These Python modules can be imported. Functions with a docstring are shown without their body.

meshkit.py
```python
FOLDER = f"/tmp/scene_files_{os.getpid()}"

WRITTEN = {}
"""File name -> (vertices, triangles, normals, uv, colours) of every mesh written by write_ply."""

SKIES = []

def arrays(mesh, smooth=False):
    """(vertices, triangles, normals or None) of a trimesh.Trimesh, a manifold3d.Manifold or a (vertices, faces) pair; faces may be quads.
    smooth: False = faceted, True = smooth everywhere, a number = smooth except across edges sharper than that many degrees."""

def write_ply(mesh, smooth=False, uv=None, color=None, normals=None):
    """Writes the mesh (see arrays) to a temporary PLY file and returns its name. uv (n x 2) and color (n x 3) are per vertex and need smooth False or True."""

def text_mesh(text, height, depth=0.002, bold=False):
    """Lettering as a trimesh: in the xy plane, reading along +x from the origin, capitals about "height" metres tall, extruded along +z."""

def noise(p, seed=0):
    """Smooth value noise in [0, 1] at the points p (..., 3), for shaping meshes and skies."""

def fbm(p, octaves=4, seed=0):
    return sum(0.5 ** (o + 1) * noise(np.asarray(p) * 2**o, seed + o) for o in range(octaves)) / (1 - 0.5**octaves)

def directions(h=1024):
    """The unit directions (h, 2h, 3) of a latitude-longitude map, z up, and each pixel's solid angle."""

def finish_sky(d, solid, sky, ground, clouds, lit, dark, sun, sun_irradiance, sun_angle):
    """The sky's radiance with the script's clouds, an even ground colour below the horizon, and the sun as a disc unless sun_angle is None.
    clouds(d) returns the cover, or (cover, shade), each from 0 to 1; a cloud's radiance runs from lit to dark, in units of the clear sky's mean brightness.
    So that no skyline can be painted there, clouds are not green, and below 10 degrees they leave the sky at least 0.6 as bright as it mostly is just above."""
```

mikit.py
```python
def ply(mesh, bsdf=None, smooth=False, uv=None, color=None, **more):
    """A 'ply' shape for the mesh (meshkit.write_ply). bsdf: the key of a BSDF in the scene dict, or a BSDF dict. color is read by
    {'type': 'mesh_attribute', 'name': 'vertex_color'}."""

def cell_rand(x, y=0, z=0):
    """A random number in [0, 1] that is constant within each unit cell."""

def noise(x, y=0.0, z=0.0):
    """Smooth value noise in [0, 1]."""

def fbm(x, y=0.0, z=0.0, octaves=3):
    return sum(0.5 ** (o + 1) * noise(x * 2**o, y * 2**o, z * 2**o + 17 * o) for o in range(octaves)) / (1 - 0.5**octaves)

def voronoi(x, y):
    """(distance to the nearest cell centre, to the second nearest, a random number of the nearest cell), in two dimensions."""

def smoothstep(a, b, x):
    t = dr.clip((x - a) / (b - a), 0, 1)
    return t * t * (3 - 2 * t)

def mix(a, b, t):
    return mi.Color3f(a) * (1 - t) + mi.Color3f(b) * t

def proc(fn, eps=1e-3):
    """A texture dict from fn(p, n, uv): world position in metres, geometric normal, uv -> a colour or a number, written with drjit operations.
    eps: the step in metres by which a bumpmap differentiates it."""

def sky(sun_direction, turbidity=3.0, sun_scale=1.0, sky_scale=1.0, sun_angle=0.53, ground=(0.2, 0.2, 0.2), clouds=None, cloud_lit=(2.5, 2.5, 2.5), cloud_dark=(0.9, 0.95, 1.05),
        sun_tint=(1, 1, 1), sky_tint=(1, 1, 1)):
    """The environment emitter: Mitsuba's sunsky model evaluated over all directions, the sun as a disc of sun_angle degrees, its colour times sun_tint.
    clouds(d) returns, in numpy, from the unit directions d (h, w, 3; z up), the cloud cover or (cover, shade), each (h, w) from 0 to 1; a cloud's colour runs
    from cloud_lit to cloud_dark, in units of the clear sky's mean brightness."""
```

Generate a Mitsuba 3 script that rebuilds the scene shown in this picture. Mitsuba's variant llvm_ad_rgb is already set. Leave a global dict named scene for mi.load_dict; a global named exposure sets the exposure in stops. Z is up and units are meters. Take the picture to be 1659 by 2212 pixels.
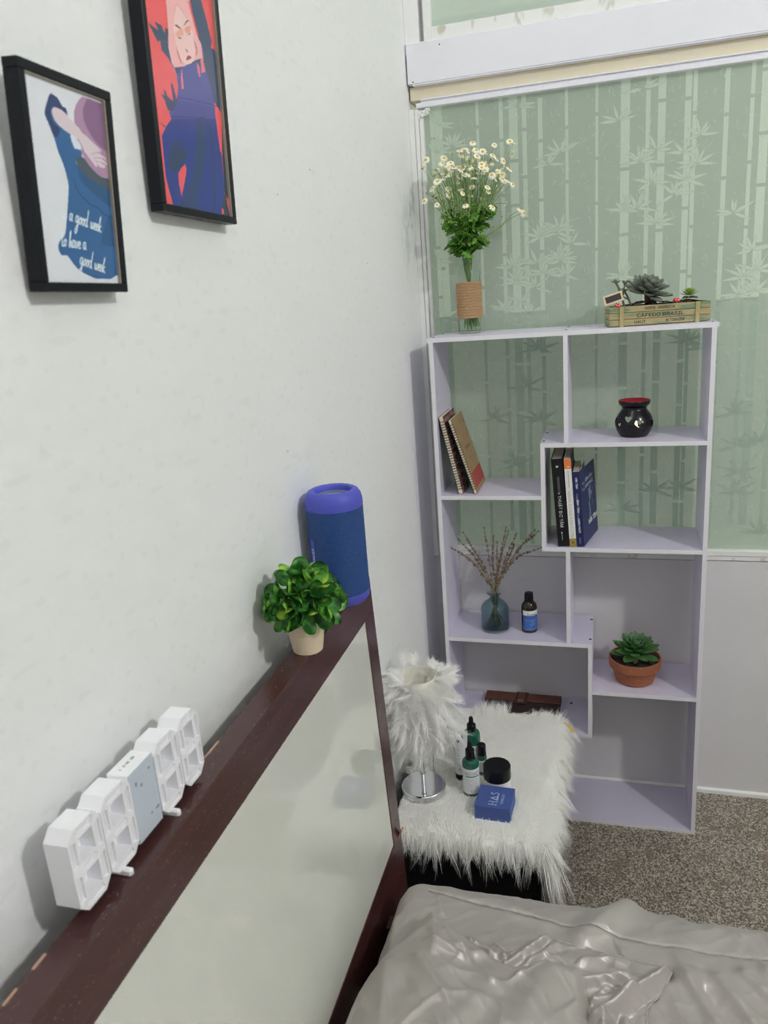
import math, random
import numpy as np, trimesh, drjit as dr, mitsuba as mi
import shapely.geometry as sg, shapely.ops as so
import manifold3d as m3
import mikit, meshkit
from mikit import proc, noise, fbm, voronoi, cell_rand, smoothstep, mix

T = mi.ScalarTransform4f
PI = math.pi
rng = np.random.default_rng(7)
scene, labels = {}, {}

# ---------------------------------------------------------------- camera, lights, exposure
CAM = np.array([0.4396, -1.8583, 1.3099])
RIGHT, FWD, UP = np.array([[0.95991245, -0.28020345, -0.00735649], [0.27064565, 0.91970227, 0.28442691], [-0.07293162, -0.27501594, 0.9586695]]).T
scene['camera'] = {'type': 'thinlens', 'fov': 52.727, 'fov_axis': 'x', 'near_clip': 0.02, 'far_clip': 60.0,
                   'aperture_radius': 0.0012, 'focus_distance': 1.62,
                   'to_world': T().look_at(origin=CAM.tolist(), target=(CAM + FWD).tolist(), up=UP.tolist())}
exposure = 0.32
def rgb(r, g, b): return {'type': 'rgb', 'value': [r, g, b]}
scene['ceiling_lamp__bulb'] = {'type': 'sphere', 'center': [2.15, -1.85, 2.46], 'radius': 0.075,
                               'emitter': {'type': 'area', 'radiance': rgb(300, 300, 291)}}
labels['ceiling_lamp'] = {'label': 'white ceiling lamp with a round glowing bulb', 'category': 'lamp'}
scene['tube_light__tube'] = {'type': 'cylinder', 'p0': [0.075, -1.75, 2.50], 'p1': [0.075, -0.55, 2.50], 'radius': 0.016,
                             'emitter': {'type': 'area', 'radiance': rgb(15, 15.4, 15.4)}}
labels['tube_light'] = {'label': 'long white fluorescent tube fixed high on the left wall', 'category': 'lamp'}
scene['tube_light_001__tube'] = {'type': 'cylinder', 'p0': [0.9, -3.46, 2.35], 'p1': [2.1, -3.46, 2.35], 'radius': 0.016,
                                 'emitter': {'type': 'area', 'radiance': rgb(8, 8, 8)}}
labels['tube_light_001'] = {'label': 'long white fluorescent tube on the wall facing the window', 'category': 'lamp'}
scene['corridor_lamp__bulb'] = {'type': 'sphere', 'center': [1.45, 0.95, 1.35], 'radius': 0.10,
                                'emitter': {'type': 'area', 'radiance': rgb(50, 50, 41)}}
labels['corridor_lamp'] = {'label': 'round glowing lamp in the corridor behind the frosted window', 'category': 'lamp'}

# ---------------------------------------------------------------- helpers
def srgb(r, g, b):
    return [((c / 255 + 0.055) / 1.055) ** 2.4 if c > 10 else c / 255 / 12.92 for c in (r, g, b)]
def S3(r, g, b): return mi.Color3f(*srgb(r, g, b))
def mat(key, color, rough=0.5, two=True, bump=None, **kw):
    col = color if isinstance(color, dict) else rgb(*color)
    b = {'type': 'principled', 'base_color': col, 'roughness': rough, **kw}
    if bump: b = {'type': 'bumpmap', 'arbitrary': bump[0], 'scale': bump[1], 'nested': b}
    scene[key] = {'type': 'twosided', 'nested': b} if two else b
    return key
def put(key, mesh, m, smooth=False, **kw):
    base, k = key, 1
    while key in scene:
        key = f'{base}_{k:03d}'; k += 1
    scene[key] = mikit.ply(mesh, m, smooth=smooth, **kw)
    return key
def tag(key, text, cat=None, group=None, kind=None):
    d = {'label': text}
    if cat: d['category'] = cat
    if group: d['group'] = group
    if kind: d['kind'] = kind
    labels[key] = d
    return key
def structure(key, mesh, m, text, smooth=False):
    put(key, mesh, m, smooth); labels[key] = {'label': text, 'kind': 'structure'}
def box(x0, x1, y0, y1, z0, z1, b=0.0):
    if b <= 0:
        return trimesh.creation.box(bounds=[[x0, y0, z0], [x1, y1, z1]])
    P = []
    for sx in (0, 1):
        for sy in (0, 1):
            for sz in (0, 1):
                c = np.array([(x0, x1)[sx], (y0, y1)[sy], (z0, z1)[sz]], float)
                s = np.array([1 - 2 * sx, 1 - 2 * sy, 1 - 2 * sz]) * b
                for k in range(3):
                    q = c + s; q[k] = c[k]; P.append(q)
    return trimesh.convex.convex_hull(np.array(P))
def cat(*ms): return trimesh.util.concatenate([m for m in ms])
def mv(mesh, M=None, t=None):
    m = mesh.copy()
    A = np.eye(4)
    if M is not None: A[:3, :3] = M
    if t is not None: A[:3, 3] = t
    m.apply_transform(A); return m
def rot(axis, a):
    return trimesh.transformations.rotation_matrix(a, axis)[:3, :3]
def lathe(prof, n=48, c=(0, 0, 0)):
    prof = np.array(prof, float); a = np.arange(n) * 2 * PI / n
    V, F, rows = [], [], []
    for r, z in prof:
        if r < 1e-7: rows.append([len(V)]); V.append((0, 0, z))
        else: rows.append(list(range(len(V), len(V) + n))); V += [(r * math.cos(t), r * math.sin(t), z) for t in a]
    for A, B in zip(rows[:-1], rows[1:]):
        for j in range(n):
            k = (j + 1) % n
            if len(A) == 1 and len(B) == 1: continue
            if len(A) == 1: F.append((A[0], B[k], B[j]))
            elif len(B) == 1: F.append((A[j], A[k], B[0]))
            else: F += [(A[j], A[k], B[k]), (A[j], B[k], B[j])]
    return trimesh.Trimesh(np.array(V) + np.array(c), F, process=False)
def tube(P, R, n=8, cap=True):
    P = np.asarray(P, float); k = len(P); R = np.broadcast_to(np.asarray(R, float), (k,))
    t = np.gradient(P, axis=0); t /= np.linalg.norm(t, axis=1, keepdims=True) + 1e-12
    a = np.cross(t[0], [0, 0, 1.0] if abs(t[0][2]) < 0.9 else [1.0, 0, 0]); V = []
    for i in range(k):
        a = a - t[i] * a.dot(t[i]); a /= np.linalg.norm(a) + 1e-12
        b = np.cross(t[i], a)
        for j in range(n):
            th = 2 * PI * j / n
            V.append(P[i] + R[i] * (math.cos(th) * a + math.sin(th) * b))
    F = []
    for i in range(k - 1):
        for j in range(n):
            q = (i * n + j, i * n + (j + 1) % n, (i + 1) * n + (j + 1) % n, (i + 1) * n + j)
            F += [(q[0], q[1], q[2]), (q[0], q[2], q[3])]
    if cap:
        V += [P[0], P[-1]]
        for j in range(n):
            F += [(k * n, (j + 1) % n, j), (k * n + 1, (k - 1) * n + j, (k - 1) * n + (j + 1) % n)]
    return trimesh.Trimesh(V, F, process=False)
def bez(p, n=16):
    p = [np.repeat(np.array(q, float)[None], n, 0) for q in p]; t = np.linspace(0, 1, n)[:, None]
    while len(p) > 1: p = [a * (1 - t) + b * t for a, b in zip(p[:-1], p[1:])]
    return p[0]
def catmull(pts, n=8):
    P = np.array(pts, float); P = np.vstack([2 * P[0] - P[1], P, 2 * P[-1] - P[-2]]); out = []
    for i in range(1, len(P) - 2):
        a, b, c, d = P[i - 1:i + 3]
        for t in np.linspace(0, 1, n, endpoint=False):
            out.append(0.5 * (2 * b + (c - a) * t + (2 * a - 5 * b + 4 * c - d) * t * t + (3 * b - a - 3 * c + d) * t ** 3))
    return np.array(out + [P[-2]])
def prism(poly, d0, d1, o=(0, 0, 0), ex=(1, 0, 0), ey=(0, 1, 0), ez=None):
    """A shapely polygon (in metres) in the plane o + ex, ey, extruded from d0 to d1 along ez."""
    ex, ey = np.array(ex, float), np.array(ey, float); ez = np.cross(ex, ey) if ez is None else np.array(ez, float)
    ms = []
    for g in getattr(poly, 'geoms', [poly]):
        if g.is_empty or g.area < 1e-12: continue
        m = trimesh.creation.extrude_polygon(g, d1 - d0, engine='earcut'); m.apply_translation([0, 0, d0])
        ms.append(m)
    m = cat(*ms); m.vertices = np.array(o) + m.vertices[:, :1] * ex + m.vertices[:, 1:2] * ey + m.vertices[:, 2:] * ez
    if np.dot(np.cross(ex, ey), ez) < 0: m.invert()
    return m
def words(text, h, o, ex, ey, depth=0.0003, bold=False, center=False, squeeze=1.0):
    m = meshkit.text_mesh(text, h, depth, bold)
    v = m.vertices.copy()
    if center: v[:, 0] -= (v[:, 0].min() + v[:, 0].max()) / 2
    v[:, 0] *= squeeze
    ex, ey = np.array(ex, float), np.array(ey, float); ez = np.cross(ex, ey)
    m.vertices = np.array(o) + v[:, :1] * ex + v[:, 1:2] * ey + v[:, 2:] * ez
    return m
def wrapped_words(text, h, c, r, z, a0, depth=0.0002, bold=False):
    """Lettering round a bottle of radius r and axis c, centred on the azimuth a0, its base line at the height z."""
    m = meshkit.text_mesh(text, h, depth, bold); v = m.vertices.copy()
    x = v[:, 0] - (v[:, 0].min() + v[:, 0].max()) / 2
    a = a0 + x / r; rr = r + v[:, 2]
    m.vertices = np.stack([c[0] + rr * np.cos(a), c[1] + rr * np.sin(a), z + v[:, 1]], 1)
    return m
def ribbons(P, W, side):
    """Many thin strands as flat ribbons. P (n,k,3) points, W (n,k) widths, side (n,3) the direction of the width."""
    n, k, _ = P.shape
    off = side[:, None, :] * W[..., None] / 2
    V = np.stack([P - off, P + off], 2).reshape(-1, 3)
    i = np.arange(n)[:, None] * (2 * k) + np.arange(k - 1)[None] * 2
    F = np.stack([np.stack([i, i + 1, i + 3], -1), np.stack([i, i + 3, i + 2], -1)], 2).reshape(-1, 3)
    return trimesh.Trimesh(V, F, process=False)
def grid_mesh(X):
    """X (n,m,3) -> a surface."""
    n, m, _ = X.shape
    i, j = np.meshgrid(np.arange(n - 1), np.arange(m - 1), indexing='ij'); a = (i * m + j).ravel()
    F = np.vstack([np.stack([a, a + m, a + m + 1], 1), np.stack([a, a + m + 1, a + 1], 1)])
    return trimesh.Trimesh(X.reshape(-1, 3), F, process=False)
P1={
'inner':[(11.1,157.4),(110.5,157.2),(115.1,7.5),(12.9,7.1)],
'body':[(29.2,132.8),(32.4,138.7),(37.6,146.5),(41.6,147.1),(47.2,145.3),(51.4,140.8),(55.8,139.9),(56.2,134.5),(56.9,123.1),(58.2,121.5),(58.5,117.2),(61.8,111.9),(68.3,112.3),(70.5,109.2),(68.3,106.3),(61.4,103.4),(63.9,99.4),(70.8,95.2),(80.1,90.6),(108.9,93.5),(109.9,77.3),(110.3,18.2),(103.3,14.4),(90.1,10.3),(77.9,9.9),(64.5,13.0),(51.7,17.1),(44.0,22.5),(39.4,26.9),(36.6,28.7),(30.4,28.4),(27.6,32.7),(28.2,36.6),(32.6,41.2),(38.0,45.4),(41.2,54.5),(45.0,67.5),(48.4,80.4),(48.3,86.0),(44.8,97.9),(40.2,106.4),(37.0,116.0),(33.4,123.1),(29.4,130.0)],
'navy':[(29.2,132.8),(32.4,138.7),(37.6,146.5),(41.6,147.1),(47.2,145.3),(51.4,140.8),(55.8,139.9),(56.2,134.5),(45.6,136.7),(39.9,137.6),(37.0,135.0),(37.1,130.3),(39.8,126.1),(45.3,123.5),(41.1,116.7),(36.3,117.7),(33.4,123.1),(29.4,130.0)],
'circle':[(77.6,153.1),(85.3,153.9),(107.0,153.9),(106.8,117.3),(109.7,94.6),(99.3,94.3),(90.1,95.8),(79.4,100.2),(72.7,106.3),(66.8,116.1),(64.6,128.1),(65.4,138.7),(69.9,146.4)],
'dark':[(84.7,153.2),(107.5,153.7),(107.2,130.6),(108.1,118.2),(100.8,117.1),(87.9,123.4),(80.3,131.0),(77.1,137.9),(78.3,145.0)],
'olive':[(60.8,103.3),(70.1,107.2),(79.6,100.9),(90.1,95.8),(99.3,94.3),(109.6,94.3),(110.4,84.2),(93.4,87.6),(75.8,92.0),(65.7,97.7)],
'arm':[(37.4,134.4),(39.9,137.6),(44.9,138.3),(52.7,136.9),(61.2,132.4),(69.0,128.9),(73.8,125.4),(79.0,123.8),(86.3,120.6),(93.8,117.6),(97.0,115.8),(96.2,114.0),(92.0,113.7),(103.3,110.8),(102.5,109.4),(93.7,110.1),(103.3,107.2),(102.9,105.1),(93.2,106.7),(101.2,103.9),(100.1,102.6),(93.6,102.5),(88.8,104.8),(90.0,103.0),(88.2,101.6),(83.6,104.7),(77.6,109.0),(72.8,113.3),(69.4,118.4),(61.3,121.4),(53.3,122.8),(44.7,125.8),(39.4,129.5)],
'fold':[(55.5,88.2),(61.4,78.7),(74.4,71.0),(84.5,69.3),(93.2,64.7),(102.5,62.8)],
't1':[(42.3,60.9),(92.9,49.0)],
't2':[(31.3,36.7),(74.3,37.1)],
't3':[(51.5,25.4),(84.4,16.2)],
}
P2={
'inner':[(12.4,185.5),(11.1,7.1),(161.4,8.9),(162.7,232.0)],
'coat':[(102.0,217.0),(126.5,224.7),(136.9,204.2),(144.6,186.3),(141.3,179.7),(149.1,180.1),(155.4,172.7),(158.1,156.6),(156.7,135.2),(152.9,116.5),(141.5,124.4),(137.9,125.7),(134.2,107.8),(50.4,91.8),(61.0,126.2),(58.6,134.0),(56.9,137.3),(46.0,145.8),(34.6,150.2),(34.0,158.0),(49.2,160.6),(55.9,147.6),(92.7,164.6),(112.1,172.8),(114.5,184.5),(106.0,203.0)],
'leafa':[(14.9,167.9),(32.8,166.3),(26.7,172.0),(39.4,172.5),(44.3,166.6),(45.4,172.0),(51.8,172.7),(50.8,161.1),(34.0,158.0),(28.9,155.2),(20.9,162.2)],
'leafb':[(25.1,109.2),(31.9,109.2),(30.1,114.7),(32.8,113.1),(33.4,116.2),(36.7,109.5),(47.3,107.6),(45.8,122.7),(49.3,124.3),(52.5,116.7),(53.9,112.0),(57.6,110.1),(45.4,98.5),(35.4,96.5),(30.9,104.5)],
'twig':[(15.1,82.8),(27.4,81.0),(25.6,79.5)],
'torso':[(59.3,133.4),(71.4,143.9),(90.0,151.5),(104.2,156.6),(126.2,152.4),(137.9,125.7),(133.6,105.2),(40.2,89.1),(36.7,95.2),(46.6,104.0),(55.6,112.0),(60.3,123.0)],
'legs':[(40.4,89.9),(138.2,108.6),(141.9,97.3),(144.2,74.5),(144.3,59.6),(144.0,33.1),(133.7,8.0),(26.1,7.9),(20.0,24.5),(17.4,34.2),(17.7,60.9),(18.0,70.7),(29.1,81.7)],
'gap':[(58.4,50.8),(60.7,47.1),(57.7,39.5),(44.7,17.8),(42.1,29.5),(42.7,39.9),(50.7,46.5)],
'redr':[(137.9,125.7),(151.1,117.9),(147.7,91.5),(146.2,73.9),(141.8,75.4),(138.8,96.8),(137.5,114.3)],
'strip':[(152.3,113.8),(159.9,116.2),(162.4,8.7),(131.6,7.8),(143.9,37.5),(145.4,70.3)],
'bit':[(146.4,29.8),(156.6,22.8),(156.1,9.5),(151.2,9.5),(148.5,19.2)],
'bit2':[(132.9,15.9),(137.1,14.5),(137.0,9.2),(132.0,9.6)],
'bit3':[(141.2,34.5),(144.5,30.5),(143.0,31.2)],
's1':[(40.6,68.4),(56.3,72.6),(50.8,62.3),(67.2,68.1),(56.8,51.4),(43.4,43.1),(32.8,39.3),(25.6,50.7)],
's2':[(95.1,100.3),(112.3,103.6),(104.7,62.5),(81.3,26.0),(70.0,6.5),(39.2,7.6),(54.2,22.9),(72.0,41.4),(82.8,67.4)],
'hair':[(53.2,199.5),(97.0,213.2),(104.6,196.4),(110.7,183.4),(118.5,177.7),(119.4,164.4),(105.7,159.3),(76.9,146.0),(56.6,139.9),(51.8,143.6),(48.2,156.0),(52.0,173.9)],
'face':[(74.3,200.2),(95.3,193.0),(102.6,182.8),(104.8,167.8),(101.3,159.8),(93.8,153.2),(82.5,148.7),(72.8,150.3),(65.0,160.4),(62.1,176.7),(67.2,189.2)],
'shade1':[(64.5,161.8),(72.6,149.5),(75.3,146.8),(68.9,147.8),(64.6,154.3)],
'shade2':[(101.8,178.6),(109.2,172.1),(108.8,165.6),(103.4,161.1),(104.9,168.6)],
'browl':[(64.7,180.0),(69.6,181.8),(77.5,180.7),(75.6,179.4),(68.3,179.6)],
'browr':[(84.3,185.3),(89.7,190.6),(95.3,193.4),(96.0,192.4),(90.3,189.6),(86.1,185.8)],
'eyel':[(67.9,170.2),(77.4,172.4),(75.3,170.3),(70.3,169.7)],
'eyer':[(89.5,178.0),(97.3,182.4),(98.0,181.5),(92.2,178.3)],
'nose':[(82.0,164.1),(88.2,163.4),(88.6,161.2),(83.3,160.6)],
'lips':[(81.6,152.5),(84.1,156.2),(88.1,158.8),(92.4,159.1),(94.5,158.1),(88.1,154.9)],
'lidl':[(64.3,172.1),(79.4,181.6),(81.4,175.4),(68.1,171.0)],
'lidr':[(84.5,182.3),(97.9,189.1),(97.6,183.7),(88.9,179.0)],
'ear1':[(71.2,143.1),(71.4,134.7),(71.3,123.9),(66.6,122.8),(67.6,133.8)],
'ear2':[(104.9,157.6),(109.8,153.2),(110.6,144.2),(106.9,143.6),(104.7,150.4)],
'ear3':[(113.4,162.1),(119.3,164.0),(123.3,152.1),(113.3,148.3),(113.9,155.8)],
}
CL=[(0.301,1.548),(0.33,1.568),(0.06,1.656),(0.054,1.599),(0.093,1.608),(0.284,1.399),(0.319,1.405),(0.22,1.337),(0.276,1.342),(0.328,1.343),(0.29,1.319),(0.23,1.306),(0.27,1.289),(0.236,1.258),(0.202,1.246),(0.256,1.23),(0.239,1.672),(0.338,1.311),(0.056,1.237),(0.049,1.367),(0.45,1.617),(0.495,1.531),(0.527,1.551),(0.582,1.54),(0.613,1.57),(0.609,1.516),(0.589,1.486),(0.52,1.488),(0.463,1.438),(0.53,1.404),(0.459,1.301),(0.327,1.411),(0.326,1.352),(0.352,1.378),(0.684,1.411),(0.724,1.333),(0.734,1.292),(0.711,1.28),(0.734,1.248),(0.702,1.244),(0.491,1.44),(0.566,1.46),(0.498,1.672),(0.167,0.988),(0.275,0.98),(0.216,0.87),(0.276,1.149),(0.247,1.063),(0.705,0.986),(0.715,0.911),(0.761,0.92),(0.604,1.151),(0.634,1.134),(0.721,0.85),(0.717,0.8),(0.773,0.704),(0.54,0.807),(0.597,0.814),(0.47,0.76)]
ST=[(0.151,0.0064),(0.203,0.0087),(0.2297,0.0185),(0.2532,0.0098),(0.2875,0.0097),(0.3435,0.0067),(0.4062,0.0059),(0.4642,0.0183),(0.5097,0.0088),(0.5369,0.0149),(0.5879,0.0123),(0.6013,0.008),(0.6618,0.0094),(0.7097,0.0077),(0.734,0.0168),(0.0488,0.01),(0.0621,0.0155),(0.0675,0.0087)]

# ---------------------------------------------------------------- materials of the room
def wall_color(p, n, uv):
    f = fbm(p.x * 3 + p.y * 3, p.y * 2 + 5, p.z * 3, 3)
    speck = smoothstep(0.80, 0.86, noise(p.x * 90 + 3, p.y * 90, p.z * 90))
    c = mix((0.79, 0.80, 0.80), (0.83, 0.835, 0.84), f)
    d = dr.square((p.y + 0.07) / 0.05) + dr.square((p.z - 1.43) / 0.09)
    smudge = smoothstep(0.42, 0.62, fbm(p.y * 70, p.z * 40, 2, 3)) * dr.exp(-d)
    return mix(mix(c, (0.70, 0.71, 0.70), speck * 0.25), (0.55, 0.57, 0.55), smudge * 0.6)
def wall_relief(p, n, uv):
    return fbm(p.x * 55, p.y * 55, p.z * 55, 3)
mat('wall_paint', proc(wall_color), 0.62, bump=(proc(wall_relief, 2e-3), 0.0012), specular=0.25)
mat('white_paint', (0.82, 0.82, 0.82), 0.4); mat('ceiling_paint', (0.70, 0.70, 0.70), 0.7)
mat('lilac_white', (0.80, 0.80, 0.86), 0.38)
def dirty_white(p, n, uv):
    g = fbm(p.x * 60, p.y * 60, p.z * 25, 3)
    return mix((0.80, 0.81, 0.79), (0.50, 0.47, 0.38), smoothstep(0.60, 0.80, g) * 0.75)
mat('dirty_white', proc(dirty_white), 0.5)
def cream(p, n, uv):
    g = fbm(p.x * 9, p.y * 40, p.z * 40, 3)
    return mix((0.66, 0.62, 0.52), (0.72, 0.64, 0.45), g)
mat('cream_paint', proc(cream), 0.55)
def granite(p, n, uv):
    a = noise(p.x * 560 + p.y * 170, p.y * 560 - p.x * 170); b = noise(p.x * 300 - p.y * 120 + 31, p.y * 300 + p.x * 120 + 7); c = fbm(p.x * 28 + 4, p.y * 28, 0, 3)
    v = a * 0.55 + b * 0.45
    col = mix((0.075, 0.062, 0.050), (0.215, 0.18, 0.14), smoothstep(0.28, 0.48, v))
    col = mix(col, (0.47, 0.43, 0.365), smoothstep(0.50, 0.70, v))
    brown = smoothstep(0.60, 0.72, noise(p.x * 75 + 9, p.y * 75 + 2)) * smoothstep(0.46, 0.60, c)
    return mix(col, (0.17, 0.115, 0.075), brown * 0.6)
mat('granite', proc(granite), 0.42)
def frosted(key, c, tr):
    scene[key] = {'type': 'principledthin', 'base_color': rgb(*c), 'roughness': 0.32, 'diff_trans': tr, 'spec_trans': 0.0, 'eta': 1.45}
frosted('frosted_glass', (0.475, 0.56, 0.495), 0.95)
frosted('upper_glass', (0.70, 0.80, 0.73), 1.0)
frosted('film_stem', (0.665, 0.775, 0.69), 1.1); frosted('film_leaf', (0.66, 0.77, 0.685), 1.15)
frosted('film_line', (0.52, 0.61, 0.54), 1.1); frosted('film_fibre', (0.78, 0.89, 0.81), 1.2)
def sheet(x0, x1, y, z0, z1): return trimesh.Trimesh([(x0, y, z0), (x1, y, z0), (x1, y, z1), (x0, y, z1)], [(0, 1, 2), (0, 2, 3)], process=False)
mat('dark', (0.03, 0.03, 0.03), 0.6)
mat('slot_grey', (0.30, 0.31, 0.31), 0.6)

# ---------------------------------------------------------------- the room
YB = 0.012                                                           # the face of the window wall
structure('wall_left', box(-0.15, 0.0, -3.6, 0.20, -0.1, 2.75), 'wall_paint', 'white painted wall that the pictures hang on')
structure('floor', box(-0.2, 3.4, -3.8, 0.3, -0.12, 0.0), 'granite', 'grey and brown speckled granite floor')
structure('ceiling', box(-0.2, 3.4, -3.8, 0.3, 2.70, 2.85), 'ceiling_paint', 'white ceiling')
mat('grey_paint', (0.42, 0.42, 0.425), 0.6)
structure('wall_right', box(3.2, 3.35, -3.7, 0.25, -0.05, 2.72), 'grey_paint', 'grey wall opposite the pictures')
structure('wall_front', box(-0.1, 3.3, -3.68, -3.53, -0.05, 2.72), 'grey_paint', 'grey wall facing the window')
mat('back_paint', proc(lambda p, n, uv: mix((0.665, 0.655, 0.66), (0.715, 0.71, 0.71), fbm(p.x * 5, p.y, p.z * 5, 3))), 0.6, specular=0.25)
structure('wall_back', box(-0.05, 3.25, YB, 0.18, -0.05, 0.636), 'back_paint', 'white wall below the frosted window')
for k, (x, z, r) in enumerate([(0.236, 0.409, 0.0022), (0.267, 0.384, 0.0013), (0.505, 0.0075, 0.0025), (0.475, 0.0095, 0.0012)]):
    put('wall_back__nail_hole', mv(lathe([(0, -0.0004), (r, -0.0004), (r, 0.0004), (0, 0.0004)], 10), rot([1, 0, 0], PI / 2), (x, YB, z)), 'dark')
for k, (y, z, r) in enumerate([(-0.665, 1.492, 0.0018), (-0.80, 1.445, 0.0012), (-0.86, 1.10, 0.0015), (-0.68, 1.06, 0.0012), (-1.45, 1.02, 0.002), (-0.40, 1.36, 0.0014)]):
    put('wall_left__nail_hole', mv(lathe([(0, -0.0004), (r, -0.0004), (r * 0.7, 0.0005), (0, 0.0004)], 8), rot([0, 1, 0], PI / 2), (0, y, z)), 'slot_grey')
n = 160
xs = np.linspace(0.0, 3.2, n); wob = meshkit.fbm(np.stack([xs * 40, xs * 0, xs * 0], 1), 3, 5) * 0.006
prof = [(0.006, 0.0), (0.004, 0.009), (0.0125, 0.0125)]
X = np.array([[(x, YB - d if i < 2 else YB + 0.001, z + w * (0.4 if i else 0)) for i, (d, z) in enumerate([(0.007, 0.0), (0.006, 0.008), (0.0, 0.013)])] for x, w in zip(xs, wob)])
structure('baseboard_back', grid_mesh(X), 'dirty_white', 'rough plaster edge where the wall meets the floor')

# the lower window: post, head rail, sill rail, pane and its bamboo film
structure('window_1', sheet(0.030, 3.20, 0.020, 0.655, 1.700), 'frosted_glass', 'large frosted green window pane with a bamboo pattern')
f = lambda *a, b=0.0012: box(*a, b=b)
post = cat(f(0.0, 0.0120, 0.002, 0.05, 0.636, 1.6905), f(0.0128, 0.0215, 0.004, 0.05, 0.636, 1.6890), f(0.0223, 0.0310, 0.008, 0.05, 0.636, 1.6880))
put('window_1__post', post, 'white_paint')
put('window_1__head_rail', cat(f(0.018, 3.2, 0.003, 0.05, 1.6915, 1.7015), f(0.028, 3.2, 0.0045, 0.05, 1.7015, 1.7050), f(0.028, 3.2, 0.001, 0.05, 1.7050, 1.7085)), 'lilac_white')
put('window_1__sill_rail', cat(f(0.0, 3.2, 0.0055, 0.05, 0.650, 0.6635), f(0.0, 3.2, 0.0085, 0.05, 0.638, 0.6505)), 'dirty_white')
rs = np.random.default_rng(3)
pts = rs.normal(0, 1, (700, 3)); 
caulk = []
for k in range(34):
    t = rs.random(); c = np.array([0.012 + 0.035 * t, 0.0065, 1.689 - 0.010 * rs.random() - 0.012 * (1 - t)]); r = 0.0022 + 0.0022 * rs.random()
    s = trimesh.creation.icosphere(1, r); s.vertices[:, 1] *= 0.8; s.vertices *= 1 + 0.25 * rs.normal(0, 1, (len(s.vertices), 1)); caulk.append(mv(s, t=c))
put('window_1__caulk', cat(*caulk), 'dirty_white', smooth=60)

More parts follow.
